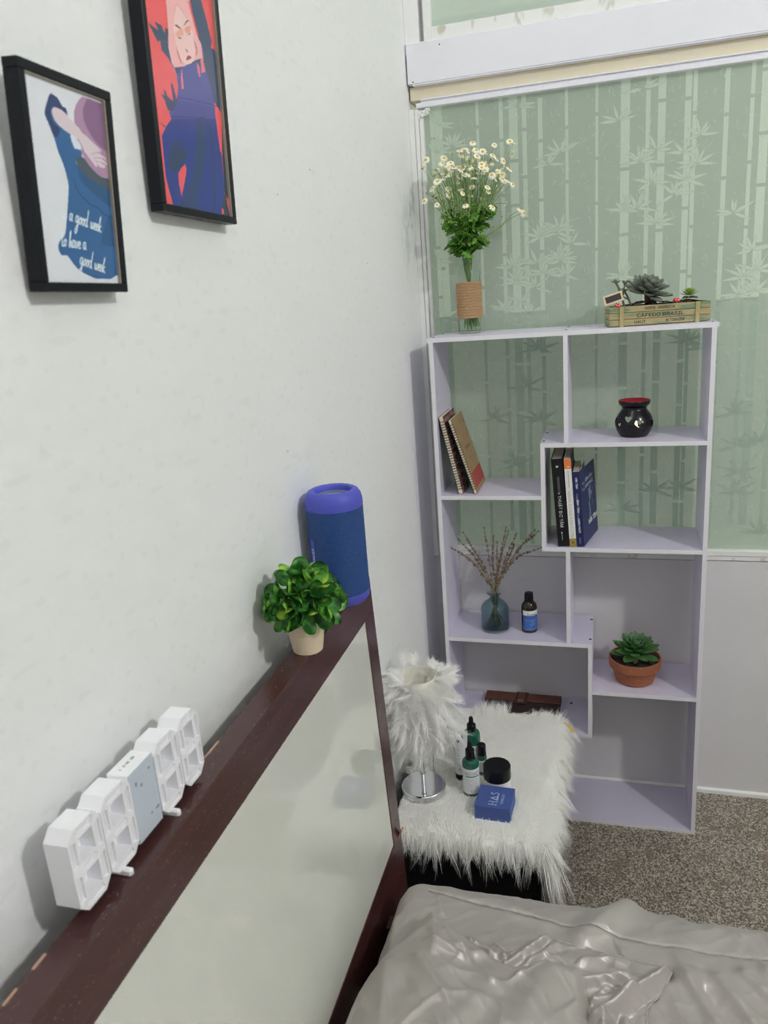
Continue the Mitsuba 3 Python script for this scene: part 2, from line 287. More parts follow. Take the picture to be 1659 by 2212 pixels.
def leaf_shape(L, w):
    t = np.linspace(0, 1, 9); y = w * np.sin(PI * t ** 0.75) * (1 - 0.25 * t)
    return np.vstack([np.stack([t * L, y], 1), np.stack([t[::-1][1:-1] * L, -y[::-1][1:-1]], 1)])
rs = np.random.default_rng(11)
YF = 0.0198
stems, leaves, lines, fibres = [], [], [], []
def flat(poly, y, store):
    p = np.array(poly); V = np.stack([p[:, 0], np.full(len(p), y), p[:, 1]], 1); V = np.vstack([V, V.mean(0)])
    k = len(p); store.append(trimesh.Trimesh(V, [(i, (i + 1) % k, k) for i in range(k)], process=False))
def flat_area(g):
    ms = []
    for q in getattr(g, 'geoms', [g]):
        if q.geom_type == 'Polygon' and q.area > 1e-8:
            v, fc = trimesh.creation.triangulate_polygon(q, engine='earcut'); ms.append(trimesh.Trimesh(np.column_stack([v[:, 0], np.full(len(v), YF), v[:, 1]]), fc, process=False))
    return cat(*ms)
stem_list = ST + [(x, w) for x, w in [(0.775, 0.010), (0.812, 0.018), (0.85, 0.008), (0.90, 0.015), (0.96, 0.009), (1.02, 0.017), (1.10, 0.010), (1.18, 0.016)]]
for x, w in stem_list:
    z = 0.66 + rs.random() * 0.08
    while z < 1.685:
        h = 0.085 + 0.05 * rs.random(); z1 = min(z + h, 1.698)
        stems.append(sg.Polygon([(x - w / 2, z + 0.004), (x - w / 2 * 1.08, z + 0.001), (x + w / 2 * 1.08, z + 0.001), (x + w / 2, z + 0.004), (x + w / 2, z1 - 0.008), (x + w / 2 * 1.1, z1 - 0.005), (x - w / 2 * 1.1, z1 - 0.005), (x - w / 2, z1 - 0.008)]))
        z = z1 + 0.001
clusters = CL + [(0.80 + 0.45 * rs.random(), 0.72 + 0.95 * rs.random()) for _ in range(22)]
for ci, (x, z) in enumerate(clusters):
    k = int(rs.integers(6, 9))
    for j in range(k):
        a = math.radians(-8 + 196 * (j + 0.3 * rs.normal()) / (k - 1)); L = (0.023 + 0.012 * rs.random()) * (1.05 if 0.6 < a < 2.6 else 1.35); w = 0.0032 + 0.001 * rs.random()
        c, s = math.cos(a), math.sin(a); q = leaf_shape(L, w) @ np.array([[c, s], [-s, c]]) + [x + 0.0018 * c, z + 0.0018 * s]
        if q[:, 1].max() < 1.69 and q[:, 1].min() > 0.665 and q[:, 0].min() > 0.032: leaves.append(sg.Polygon(q).buffer(0))
line_a = so.unary_union([g.exterior.buffer(0.00038, 2) for g in leaves]); leaf_a = so.unary_union(leaves); stem_a = so.unary_union(stems).difference(leaf_a.union(line_a)); leaf_a = leaf_a.difference(line_a)
for _ in range(2600):
    x, z = 0.035 + 1.2 * rs.random(), 0.68 + 1.0 * rs.random(); a = PI / 2 + rs.normal() * 0.55; L = 0.006 + 0.016 * rs.random() ** 2; b = rs.normal() * 0.9; w = 0.00034 + 0.00026 * rs.random()
    t = np.linspace(0, 1, 5); aa = a + b * t; p = np.array([x, z]) + np.cumsum(np.stack([np.cos(aa), np.sin(aa)], 1) * L / 4, 0)
    nrm = np.stack([-np.sin(aa), np.cos(aa)], 1) * w * np.sin(PI * (0.15 + 0.7 * t))[:, None]
    for i in range(4): flat([p[i] - nrm[i], p[i + 1] - nrm[i + 1], p[i + 1] + nrm[i + 1], p[i] + nrm[i]], YF - 0.0006, fibres)
for name, m, ms in (('bamboo_stems', 'film_stem', flat_area(stem_a)), ('bamboo_outlines', 'film_line', flat_area(line_a)), ('bamboo_leaves', 'film_leaf', flat_area(leaf_a)), ('film_fibres', 'film_fibre', cat(*fibres))):
    put('window_1__' + name, ms, m); labels['window_1__' + name] = {'kind': 'stuff'}

# cream strip, white cover board and the upper window
structure('trim_1', f(0.004, 3.2, 0.012, 0.10, 1.7085, 1.7360), 'cream_paint', 'cream painted strip between the board and the window')
structure('trim_2', cat(f(0.0035, 3.2, -0.002, 0.05, 1.7395, 1.8200), f(0.014, 3.2, -0.004, 0.03, 1.7355, 1.7385)), 'lilac_white', 'wide white cover board above the frosted window')
for x, z in [(0.0785, 1.8085), (0.0155, 1.7435)]:
    put('trim_2__screw', mv(lathe([(0, 0), (0.0016, 0), (0.0012, 0.0008), (0, 0.001)], 10), rot([1, 0, 0], PI / 2), (x, -0.0019, z)), 'dark')
structure('window_2', sheet(0.0560, 3.2, 0.018, 1.83, 2.60), 'upper_glass', 'pale frosted pane of the upper window')
put('window_2__frame', cat(f(0.0435, 0.0600, 0.004, 0.05, 1.80, 2.62), f(0.0600, 3.2, 0.004, 0.05, 1.80, 1.8465), f(0.0435, 3.2, 0.004, 0.05, 2.60, 2.63)), 'dirty_white')
structure('trim_3', cat(f(0.0, 0.0330, 0.006, 0.09, 1.80, 2.70), box(0.033, 0.0436, 0.045, 0.09, 1.80, 2.70)), 'white_paint', 'white jamb beside the upper window')
structure('wall_upper', box(-0.05, 3.25, 0.03, 0.18, 2.62, 2.72), 'white_paint', 'white wall above the upper window')
structure('wall_outside', box(-0.1, 3.3, 1.60, 1.70, 0.0, 2.72), 'white_paint', 'white corridor wall behind the frosted window'); structure('ceiling_outside', box(-0.1, 3.3, 0.18, 1.70, 2.66, 2.74), 'white_paint', 'white corridor ceiling behind the frosted window')
put('corridor_lamp__base', lathe([(0, 0.9), (0.04, 0.9), (0.008, 0.88), (0.008, 0.1), (0, 0.1)], 16, (1.45, 0.95, 1.76)), 'white_paint')
put('ceiling_lamp__base', lathe([(0, 0.24), (0.05, 0.24), (0.05, 0.20), (0.02, 0.19), (0.02, 0.07), (0, 0.07)], 24, (2.15, -1.85, 2.46)), 'white_paint', 30)
put('tube_light__base', box(0.0, 0.05, -1.8, -0.5, 2.47, 2.53, 0.004), 'white_paint')
put('tube_light_001__base', box(0.85, 2.15, -3.53, -3.49, 2.32, 2.38, 0.004), 'white_paint')

# ---------------------------------------------------------------- shelf
def melamine(p, n, uv):
    f2 = fbm(p.x * 14, p.y * 14, p.z * 14, 2)
    return mix((0.59, 0.555, 0.69), (0.63, 0.595, 0.72), f2)
mat('melamine', proc(melamine), 0.33)
mat('melamine_edge', (0.79, 0.78, 0.83), 0.33)
mat('bolt', (0.05, 0.05, 0.06), 0.4, metallic=0.6)
YF0, YF1 = -0.1632, 0.0035
def board(kind, x0, x1, z0, z1, y1=YF1):
    k = put('bookshelf__' + kind, box(x0, x1, YF0 + 0.0004, y1, z0, z1, 0.0004), 'melamine')
    put(k + '__edge_band', box(x0, x1, YF0 - 0.0004, YF0 + 0.0006, z0, z1), 'melamine_edge')
tag('bookshelf', 'tall white open bookshelf with staggered compartments against the frosted window', 'bookshelf')
board('side_panel', 0.0545, 0.0638, 0.0, 1.1907); board('side_panel', 0.6313, 0.6406, 0.0, 1.1907)
board('top_panel', 0.0505, 0.6446, 1.1907, 1.2)
for x0, x1, z1 in [(0.0638, 0.2913, 0.8429), (0.2913, 0.6313, 0.9619), (0.2913, 0.6313, 0.7219), (0.0638, 0.4018, 0.4858), (0.4018, 0.6313, 0.3655), (0.0638, 0.4018, 0.2478)]:
    board('shelf_board', x0, x1, z1 - 0.0093, z1)
board('bottom_panel', 0.0638, 0.6313, 0.0, 0.0089)
for x0, z0, z1 in [(0.2913, 0.7219, 0.9526), (0.3422, 0.9619, 1.1907), (0.3440, 0.4858, 0.7126), (0.3925, 0.2478, 0.4765)]:
    board('divider', x0, x0 + 0.0093, z0, z1)
for x, y, z in [(0.297, -0.04, 0.9619), (0.297, -0.135, 0.9619), (0.397, -0.022, 0.4858), (0.397, -0.135, 0.4858), (0.3465, -0.022, 0.2478), (0.3467, -0.129, 0.2478),
                (0.347, -0.03, 1.2), (0.347, -0.13, 1.2), (0.059, -0.03, 1.2), (0.059, -0.13, 1.2), (0.636, -0.03, 1.2), (0.636, -0.13, 1.2)]:
    put('bookshelf__bolt', lathe([(0, 0.0), (0.0034, 0.0), (0.0034, 0.0004), (0.0015, 0.0008), (0, 0.0003)], 14, (x, y, z)), 'bolt')

# ---------------------------------------------------------------- pictures on the left wall
mat('frame_black', (0.006, 0.007, 0.011), 0.35, specular=0.18)
mat('frame_lip', (0.30, 0.27, 0.22), 0.5)
scene['print_gloss'] = {'type': 'twosided', 'nested': {'type': 'principled', 'base_color': {'type': 'mesh_attribute', 'name': 'vertex_color'}, 'roughness': 0.16, 'specular': 0.5}}
class Print:
    """A printed sheet: coloured polygons in millimetres, each later one lying a hair above those before it, as one mesh with a colour per vertex."""
    def __init__(s): s.V, s.F, s.C, s.lay = [], [], [], 0
    def poly(s, pts, c, smooth=0, clip=None):
        p = np.array(pts, float)
        if smooth: p = catmull(np.vstack([p, p[:1]]), smooth)[:-1]
        g = sg.Polygon(p).buffer(0)
        if clip is not None: g = g.intersection(clip)
        s.lay += 1
        for q in getattr(g, 'geoms', [g]):
            if q.geom_type != 'Polygon' or q.area < 0.01: continue
            v, fc = trimesh.creation.triangulate_polygon(q, engine='earcut')
            k = sum(len(a) for a in s.V)
            s.V.append(np.column_stack([v, np.full(len(v), s.lay * 0.006)])); s.F.append(fc + k); s.C.append(np.tile(srgb(*c), (len(v), 1)))
    def line(s, pts, w, c, smooth=6, clip=None):
        p = catmull(pts, smooth) if smooth and len(pts) > 2 else np.array(pts, float)
        g = sg.LineString(p).buffer(w / 2, 4)
        if clip is not None: g = g.intersection(clip)
        s.lay += 1
        for q in getattr(g, 'geoms', [g]):
            v, fc = trimesh.creation.triangulate_polygon(q, engine='earcut')
            k = sum(len(a) for a in s.V)
            s.V.append(np.column_stack([v, np.full(len(v), s.lay * 0.006)])); s.F.append(fc + k); s.C.append(np.tile(srgb(*c), (len(v), 1)))
    def done(s, key, fn, m='print_gloss'):
        V = np.vstack(s.V)
        scene[key] = mikit.ply((fn(V), np.vstack(s.F)), m, color=np.vstack(s.C))
def picture(key, y0, z0, tilt, roll, yaw, w, h, d, bar, rec, text):
    M = rot([0, 0, 1], yaw) @ rot([0, 1, 0], tilt) @ rot([1, 0, 0], roll); o = np.array([0.004, y0, z0])
    at = lambda n, u, v: (o + np.column_stack([n, u, v]) @ M.T)
    tag(key, text, 'picture')
    for nm, (u0, u1, v0, v1) in {'frame_bar': (0, w, h - bar, h), 'frame_bar_001': (0, w, 0, bar), 'frame_bar_002': (0, bar, bar, h - bar), 'frame_bar_003': (w - bar, w, bar, h - bar)}.items():
        put(f'{key}__{nm}', mv(box(0, d, u0, u1, v0, v1, 0.0006), M, o), 'frame_black')
    put(f'{key}__backing', mv(box(0.001, rec - 0.0005, bar * 0.5, w - bar * 0.5, bar * 0.5, h - bar * 0.5), M, o), 'dirty_white')
    for nm, (u0, u1, v0, v1) in {'inner_lip': (w - bar - 0.0016, w - bar + 0.0002, bar, h - bar), 'inner_lip_001': (bar, w - bar, h - bar - 0.0008, h - bar + 0.0002)}.items():
        put(f'{key}__{nm}', mv(box(rec - 0.001, d - 0.0012, u0, u1, v0, v1), M, o), 'frame_lip')
    return lambda V: at(rec + V[:, 2] / 1000, V[:, 0] / 1000, V[:, 1] / 1000)
# handwriting: strokes of each letter in units of the letter's body height
GL = {'i': ([[(0, .9), (.05, .1), (.25, .05), (.4, .3)], [(0.05, 1.25), (.06, 1.3)]], .36), 's': ([[(.0, .1), (.28, .95), (.2, .6), (.4, .3), (.25, 0), (.05, .1)]], .45),
      'a': ([[(.42, .85), (.15, .9), (.02, .4), (.15, .05), (.35, .3), (.44, .9), (.42, .25), (.58, .05)]], .62),
      'g': ([[(.42, .85), (.15, .9), (.02, .4), (.18, .1), (.38, .4), (.45, .9), (.42, -.6), (.2, -1.25), (.05, -.9), (.3, -.3), (.6, .15)]], .62),
      'o': ([[(.25, .9), (.03, .5), (.15, .05), (.38, .3), (.3, .85), (.25, .9), (.5, .75)]], .5),
      'd': ([[(.42, .75), (.15, .9), (.02, .4), (.15, .05), (.38, .3), (.52, 2.1), (.42, .6), (.5, .05), (.62, .1)]], .66),
      'w': ([[(.0, .85), (.08, .1), (.28, .2), (.32, .8), (.36, .1), (.58, .2), (.62, .85), (.75, .75)]], .72),
      'e': ([[(.0, .35), (.3, .55), (.25, .9), (.05, .6), (.1, .08), (.4, .15)]], .4),
      'k': ([[(.0, .1), (.25, 1.9), (.12, 1.4), (.1, 0)], [(.42, .8), (.15, .45), (.4, .05), (.55, .1)]], .55),
      't': ([[(.15, 1.7), (.1, .2), (.25, .05), (.4, .2)], [(-.05, 1.1), (.35, 1.15)]], .38),
      'h': ([[(.0, .2), (.28, 1.9), (.15, 1.6), (.08, 0), (.2, .75), (.36, .7), (.38, .1), (.52, .1)]], .52),
      'v': ([[(.0, .85), (.18, .05), (.38, .85), (.52, .75)]], .5), ' ': ([], .42)}
def handwriting(pr, text, o, h, ang, w, c, gap=1.0):
    x = 0.0; ca, sa = math.cos(ang), math.sin(ang)
    for ch in text:
        st, adv = GL[ch]
        for k in st:
            q = [(o[0] + h * ((x + a + .12 * b) * ca * gap - b * sa), o[1] + h * ((x + a) * sa + b * ca)) for a, b in k]
            pr.line(q, w, c, 5)
        x += adv
p = Print(); A = P1
clip1 = sg.Polygon([(10.8, 7.4), (115.0, 7.4), (110.9, 157.3), (10.8, 157.3)]).buffer(3); edge1 = sg.box(14, 11, 109.4, 153.6)
p.poly([(8, 5), (106, 5), (106, 160), (8, 160)], (226, 228, 236)); p.poly([(8, 5), (112, 5), (112, 160), (8, 160)], (226, 228, 236))
p.poly(A['body'], (50, 96, 150), 3, edge1); p.poly(A['navy'], (40, 60, 108), 3)
p.poly([(62, 100), (80, 92), (100, 92), (109, 80), (109, 70), (86, 78), (66, 88)], (42, 82, 128), 4, edge1)
p.poly([(84, 40), (108, 40), (108, 66), (96, 60)], (42, 84, 132), 4, edge1)
p.poly(A['circle'], (176, 138, 172), 3, edge1); p.poly(A['dark'], (136, 98, 138), 3, edge1); p.poly(A['olive'], (72, 84, 96), 3, edge1)
p.poly([(57.5, 121), (68, 118), (70.5, 112.2), (63, 112.4), (59, 116)], (220, 226, 240), 2)
p.poly(A['arm'], (222, 205, 214), 3)
for q in [[(96, 115), (90, 113), (84, 111)], [(102.5, 110), (94, 109.6), (86, 108.4)], [(102.8, 106.4), (94, 106.2), (87, 106.4)]]: p.line(q, 0.7, (190, 160, 182))
p.line(A['fold'], 0.9, (32, 62, 104))
for t_, o_, an in (('is a good week', (36.0, 57.0), -0.17), ('to have a', (31.5, 35.5), -0.06), ('good week', (52.0, 22.0), -0.20)):
    handwriting(p, t_, o_, 6.4, an, 1.05, (226, 238, 246), 1.13)
p.done('picture_frame__print', picture('picture_frame', -1.3294, 1.3283, 0.0657, -0.0226, 0.0012, 0.1134, 0.1638, 0.0138, 0.0075, 0.0100,
       'smaller black framed print of a blue figure with handwriting, nearest the lens'))
p = Print(); A = P2
RED, SL, VI = (238, 92, 98), (62, 76, 106), (62, 64, 136)
lim = sg.box(9, 6, 154, 236)
p.poly([(9, 6), (153.6, 6), (153.6, 236), (9, 236)], RED)
p.poly(A['coat'], SL, 0, lim); p.poly(A['torso'], (80, 82, 150), 0, lim); p.poly(A['leafa'], (58, 72, 100)); p.poly(A['leafb'], (62, 70, 104)); p.poly(A['twig'], (60, 60, 90))
p.poly([(44, 96), (56, 110), (150, 122), (136, 106), (42, 90)], (74, 76, 146), 0, lim)
p.poly(A['legs'], (44, 58, 134), 0, lim); p.poly(A['s1'], (46, 62, 98), 3); p.poly(A['s2'], (46, 64, 110), 3)
p.poly([(118, 100), (126, 100), (128, 60), (120, 20), (112, 10), (118, 50)], (42, 60, 118), 3, lim)
p.poly(A['strip'], (52, 62, 80), 0, lim)
for k in ('gap', 'redr', 'bit', 'bit2', 'bit3'): p.poly(A[k], RED, 0, lim)
p.line([(56, 113), (90, 117.5), (125, 121), (150, 123)], 0.9, (56, 58, 128)); p.line([(40, 92), (80, 99), (110, 103), (136, 107)], 0.9, (52, 52, 124))
p.poly([(53, 196), (52, 236), (118, 236), (101, 212)], (246, 186, 186)); p.poly([(102, 214), (106, 236), (128, 236), (126, 224)], SL, 0, lim)
p.poly(A['hair'], (246, 182, 184)); p.poly(A['face'], (246, 204, 202)); p.poly(A['shade1'], (214, 138, 146)); p.poly(A['shade2'], (206, 130, 142))
p.poly(A['lidl'], (240, 170, 158), 2); p.poly(A['lidr'], (238, 160, 146), 2)
p.poly(A['browl'], (92, 62, 66)); p.poly(A['browr'], (86, 58, 62)); p.poly(A['eyel'], (120, 110, 96)); p.poly(A['eyer'], (128, 120, 104)); p.poly(A['nose'], (206, 140, 152)); p.poly(A['lips'], (168, 66, 78), 2)
for k in ('ear1', 'ear2', 'ear3'): p.poly(A[k], (232, 118, 136))
p.line([(50, 160), (51, 146), (57, 137), (61, 132)], 0.6, (214, 190, 200)); p.line([(62, 178), (66, 190), (74, 201), (95, 192)], 0.4, (190, 130, 130)); p.line([(118, 177), (121, 168), (119, 160)], 0.5, (236, 214, 214))
p.done('picture_frame_001__print', picture('picture_frame_001', -1.1361, 1.4, 0.0263, -0.0246, 0.0012, 0.1602, 0.25, 0.0148, 0.0075, 0.0105,
       'taller black framed print of a pink-haired woman on red, cut off at the top'))

# ---------------------------------------------------------------- bed: headboard, rails, mattress, pillow
def dark_wood(p, n, uv):
    g = fbm(p.x * 60, p.y * 7, p.z * 60, 3); w = smoothstep(0.66, 0.8, fbm(p.x * 130 + 3, p.y * 60, p.z * 130, 3))
    c = mix((0.036, 0.0135, 0.0135), (0.060, 0.021, 0.020), g)
    c = mix(c, (0.09, 0.040, 0.034), w * 0.25)
    return mix(c, (0.40, 0.29, 0.24), smoothstep(0.87, 0.91, noise(p.x * 700, p.y * 500, p.z * 700)) * 0.3)
mat('dark_wood', proc(dark_wood), 0.20, specular=0.5)
mat('worn_edge', (0.42, 0.25, 0.17), 0.5)
mat('gloss_panel', (0.62, 0.625, 0.575), 0.06, specular=1.0)
HB = np.array([0.062, -0.7282, 0.861]); E1 = np.array([0.0074, -0.9999, -0.0087]); E1 /= np.linalg.norm(E1)
DN = np.array([0.0366, 0.009, -0.9993]); DN -= E1 * E1.dot(DN); DN /= np.linalg.norm(DN); NN = np.cross(E1, DN); NN *= np.sign(NN[0])
def hb(u0, u1, v0, v1, n0, n1, b=0.001):
    m = box(u0, u1, v0, v1, n0, n1, b); V = m.vertices
    m.vertices = HB + V[:, :1] * E1 + V[:, 1:2] * DN + V[:, 2:] * NN
    if np.dot(np.cross(E1, DN), NN) < 0: m.invert()
    return m
tag('bed', 'bed with a dark red-brown wooden headboard framing a glossy cream panel', 'bed')
put('bed__headboard', hb(0.0, 1.45, 0.0, 0.0590, -0.030, 0.0), 'dark_wood')
put('bed__headboard__top_cap', hb(0.0, 1.45, -0.0012, 0.0006, -0.0298, -0.0004, 0.0002), 'dark_wood')
put('bed__headboard__post', hb(0.0, 0.046, 0.0590, 0.845, -0.030, 0.0), 'dark_wood')
put('bed__headboard__bottom_rail', hb(0.046, 1.45, 0.486, 0.62, -0.030, 0.0), 'dark_wood')
put('bed__headboard__panel', hb(0.044, 1.45, 0.057, 0.490, -0.020, -0.0012, 0.0004), 'gloss_panel')
rs = np.random.default_rng(5); chips = []
for _ in range(26):
    u = 0.15 + rs.random() * 0.9; L = 0.004 + 0.012 * rs.random(); chips.append(hb(u, u + L, -0.0018, 0.0012 + 0.001 * rs.random(), -0.0303, -0.0285 + 0.001 * rs.random(), 0.0003))
put('bed__headboard__worn_edge', cat(*chips), 'worn_edge'); labels['bed__headboard__worn_edge'] = {'label': 'chipped pale edge', 'kind': 'stuff'}
put('bed__side_rail', box(0.088, 2.05, -0.875, -0.848, 0.16, 0.30, 0.002), 'dark_wood')
put('bed__rail_end', mv(box(-0.0015, 0.0015, -0.006, 0.006, -0.014, 0.014, 0.0005), rot([0, 1, 0], 0.45), (0.0815, -0.738, 0.372)), 'worn_edge')

def satin_wrinkle(p, n, uv):
    return fbm(p.x * 26 + p.y * 9, p.y * 16 - p.x * 6, p.z * 20, 3)
mat('satin', (0.40, 0.372, 0.352), 0.40, metallic=0.25, specular=0.55, bump=(proc(satin_wrinkle, 3e-3), 0.003))
mat('satin_seam', (0.26, 0.245, 0.23), 0.5)
ZM = 0.385
def creases(P, k, ang, stretch, seed):
    """Sharp-crested folds running along one direction."""
    c, s = math.cos(ang), math.sin(ang); u, v = P[:, 0] * c + P[:, 1] * s, -P[:, 0] * s + P[:, 1] * c
    w = meshkit.fbm(np.column_stack([u * 5, v * 5, u * 0 + 2]), 2, seed + 9) * 0.06
    n = meshkit.fbm(np.column_stack([u * k / stretch, (v + w) * k, u * 0]), 2, seed)
    return np.clip(1 - np.abs(2 * n - 1) * 3.2, 0, 1) ** 1.6
def ridge(P, a, b, w, h):
    a, b = np.array(a), np.array(b); d = b - a; L = np.linalg.norm(d); t = np.clip(((P - a) @ d) / L ** 2, 0, 1)
    q = P - (a + t[:, None] * d); dist = np.linalg.norm(q, axis=1)
    return h * np.exp(-(dist / w) ** 2)
gx = np.concatenate([np.linspace(-0.10, 0.75, 300), np.linspace(0.755, 1.5, 60)]); gy = np.concatenate([np.linspace(0.20, -0.55, 300), np.linspace(-0.56, -1.5, 60)])
PX, PY = np.meshgrid(0.155 + gx, -0.875 + gy, indexing='ij')
Q = np.stack([PX.ravel(), PY.ravel()], 1)
cx = np.clip(Q[:, 0], 0.155, 9); cy = np.clip(Q[:, 1], -9, -0.875)
dv = Q - np.stack([cx, cy], 1); dd = np.linalg.norm(dv, axis=1); r0 = 0.038
dirn = dv / np.maximum(dd, 1e-9)[:, None]
ang_ = np.clip(dd / r0, 0, PI / 2); out = r0 * np.sin(ang_); drop = r0 * (1 - np.cos(ang_)) + np.maximum(0, dd - r0 * PI / 2)
zz = ZM - drop
W = (meshkit.fbm(np.column_stack([Q * [7, 11], Q[:, :1] * 0]), 3, 4) - 0.5) * 0.010
for a, b, w, h in [((0.405, -0.925), (0.470, -0.838), 0.020, 0.016), ((0.47, -0.84), (0.53, -0.83), 0.016, 0.006), ((0.545, -0.965), (0.66, -1.22), 0.016, 0.014), ((0.585, -0.955), (0.72, -1.20), 0.010, 0.011), ((0.565, -0.98), (0.69, -1.22), 0.010, -0.010), ((0.62, -0.94), (0.80, -1.16), 0.010, 0.009),
                   ((0.52, -0.985), (0.60, -1.20), 0.014, 0.009), ((0.66, -0.93), (0.80, -1.05), 0.014, 0.008), ((0.70, -0.86), (0.77, -0.93), 0.014, 0.008), ((0.185, -0.885), (0.196, -0.915), 0.006, 0.003),
                   ((0.46, -0.93), (0.475, -0.96), 0.006, 0.0035), ((0.63, -0.87), (0.66, -0.90), 0.012, 0.005), ((0.30, -0.88), (0.36, -0.90), 0.012, 0.003), ((0.125, -0.93), (0.14, -1.0), 0.008, 0.004)]:
    W += ridge(Q, a, b, w, h)
W += 0.0035 * creases(Q, 22, -1.05, 3.5, 31) * (0.4 + 0.6 * (Q[:, 0] > 0.45)) + 0.0012 * creases(Q, 40, 0.5, 3, 37)
W *= np.exp(-(np.maximum(dd - 0.05, 0) / 0.05) ** 2)
for k in range(3): W = W
seam_y = np.interp(Q[:, 0], [0.165, 0.20, 0.386, 0.496, 0.655, 1.6], [-0.872, -0.876, -0.902, -0.911, -0.911, -0.915])
W -= 0.0022 * np.exp(-((Q[:, 1] - seam_y) / 0.0022) ** 2) * (Q[:, 0] > 0.165)
tag('mattress', 'mattress under a shiny taupe satin fitted sheet', 'mattress')
X = np.stack([cx + dirn[:, 0] * out, cy + dirn[:, 1] * out, np.maximum(zz, 0.10)], 1)
nrm = np.stack([dirn[:, 0] * np.sin(ang_), dirn[:, 1] * np.sin(ang_), np.cos(ang_)], 1)
X = X + nrm * W[:, None]
put('mattress__fitted_sheet', grid_mesh(X.reshape(len(gx), len(gy), 3)), 'satin', True)
sx = np.linspace(0.166, 1.4, 120); sy = np.interp(sx, [0.165, 0.20, 0.386, 0.496, 0.655, 1.6], [-0.872, -0.876, -0.902, -0.911, -0.911, -0.915])
def sheet_z(x, y):
    k = np.argmin((Q[:, 0] - x) ** 2 + (Q[:, 1] - y) ** 2); return X[k, 2]
put('mattress__seam', tube([(a, b + 0.0004 * math.sin(a * 300), sheet_z(a, b) + 0.0006) for a, b in zip(sx, sy)], 0.0009, 6), 'satin_seam', True)
labels['mattress__seam'] = {'label': 'dark stitched seam along the far edge of the sheet'}
put('mattress__core', box(0.14, 1.6, -2.3, -0.90, 0.12, 0.36, 0.01), 'satin')
# pillow: a soft lump over an outline, seen from the side of the window as its far edge
out_p = np.array([(0.106, -1.30), (0.107, -1.18), (0.110, -1.10), (0.120, -1.045), (0.140, -0.995), (0.160, -0.955), (0.176, -0.938), (0.196, -0.934), (0.218, -0.945), (0.240, -0.962), (0.282, -0.987), (0.328, -0.999), (0.372, -0.991),
                  (0.408, -0.990), (0.4185, -1.02), (0.421, -1.08), (0.424, -1.2), (0.425, -1.4), (0.41, -1.55), (0.3, -1.6), (0.16, -1.58), (0.11, -1.45)])
B = catmull(np.vstack([out_p, out_p[:1]]), 14)[:-1]
c0 = np.array([0.27, -1.22]); S = 1 - (1 - np.linspace(0, 1, 90)) ** 1.6 if False else np.linspace(0, 1, 110) ** 0.8
G = c0 + (B - c0)[None] * S[:, None, None]
de = np.linalg.norm((B - c0), axis=1)[None] * (1 - S)[:, None]
H = 0.046 * (1 - np.exp(-de / 0.026)) + 0.030 * (1 - np.exp(-de / 0.11))
flatG = G.reshape(-1, 2)
H = H.ravel() + (meshkit.fbm(np.column_stack([flatG * [9, 13] + 3, flatG[:, :1] * 0]), 3, 8) - 0.5) * 0.014 * np.minimum(1, de.ravel() / 0.03)
for a, b, w, h in [((0.19, -0.95), (0.215, -1.03), 0.010, 0.010), ((0.225, -1.005), (0.30, -1.075), 0.006, 0.006), ((0.20, -1.03), (0.255, -1.045), 0.005, 0.005), ((0.195, -1.06), (0.25, -1.12), 0.007, 0.005), ((0.26, -1.0), (0.33, -1.05), 0.007, 0.004), ((0.15, -1.06), (0.175, -1.17), 0.009, 0.006), ((0.215, -1.045), (0.27, -1.02), 0.008, 0.006), ((0.24, -0.99), (0.27, -1.04), 0.009, -0.006),
                   ((0.115, -1.02), (0.118, -1.25), 0.006, 0.006), ((0.405, -1.0), (0.405, -1.2), 0.010, 0.008), ((0.33, -1.01), (0.40, -1.03), 0.012, 0.004), ((0.30, -1.08), (0.24, -1.18), 0.016, 0.005), ((0.36, -1.03), (0.34, -1.15), 0.018, 0.005), ((0.16, -1.0), (0.19, -1.1), 0.014, -0.006)]:
    H += ridge(flatG, a, b, w, h) * np.minimum(1, de.ravel() / 0.012)
H += (0.0042 * creases(flatG, 20, 0.75, 3.0, 41) + 0.0022 * creases(flatG, 34, -0.9, 3.0, 43)) * np.minimum(1, de.ravel() / 0.02)
top = np.column_stack([flatG, 0.3835 + H]); bot = np.column_stack([flatG, np.full(len(flatG), 0.3825)])
nb_ = len(B); mt = grid_mesh(np.concatenate([top.reshape(len(S), nb_, 3), top.reshape(len(S), nb_, 3)[:, :1]], 1))
tag('pillow', 'plump pillow in a crumpled taupe satin pillowcase with an open end', 'pillow')
put('pillow__pillowcase', mt, 'satin', True)
put('pillow__stitching', tube(np.column_stack([B[60:190] * 1.0, np.full(130, 0.386)])[::3], 0.0009, 5), 'satin', True)
inner = catmull([(0.215, -0.975), (0.26, -1.00), (0.30, -1.01), (0.335, -1.02), (0.37, -1.01), (0.395, -1.01), (0.40, -1.04), (0.40, -1.10), (0.40, -1.2)], 20)
outer = catmull([(0.2405, -0.958), (0.285, -0.966), (0.318, -0.968), (0.352, -0.945), (0.372, -0.936), (0.433, -0.944), (0.482, -0.948), (0.524, -0.954), (0.512, -0.992), (0.492, -1.02), (0.487, -1.06), (0.47, -1.10), (0.455, -1.2)], 20)
def resample(P, n):
    s = np.concatenate([[0], np.cumsum(np.linalg.norm(np.diff(P, axis=0), axis=1))]); t = np.linspace(0, s[-1], n)
    return np.stack([np.interp(t, s, P[:, k]) for k in range(P.shape[1])], 1)
inner, outer = resample(inner, 240), resample(outer, 240); R_ = np.linspace(0, 1, 50)
Fp = inner[None] * (1 - R_)[:, None, None] + outer[None] * R_[:, None, None]; fq = Fp.reshape(-1, 2)
hz = 0.0045 + 0.0 * fq[:, 0] + (meshkit.fbm(np.column_stack([fq * [28, 20], fq[:, :1] * 0]), 3, 21) - 0.5) * 0.006
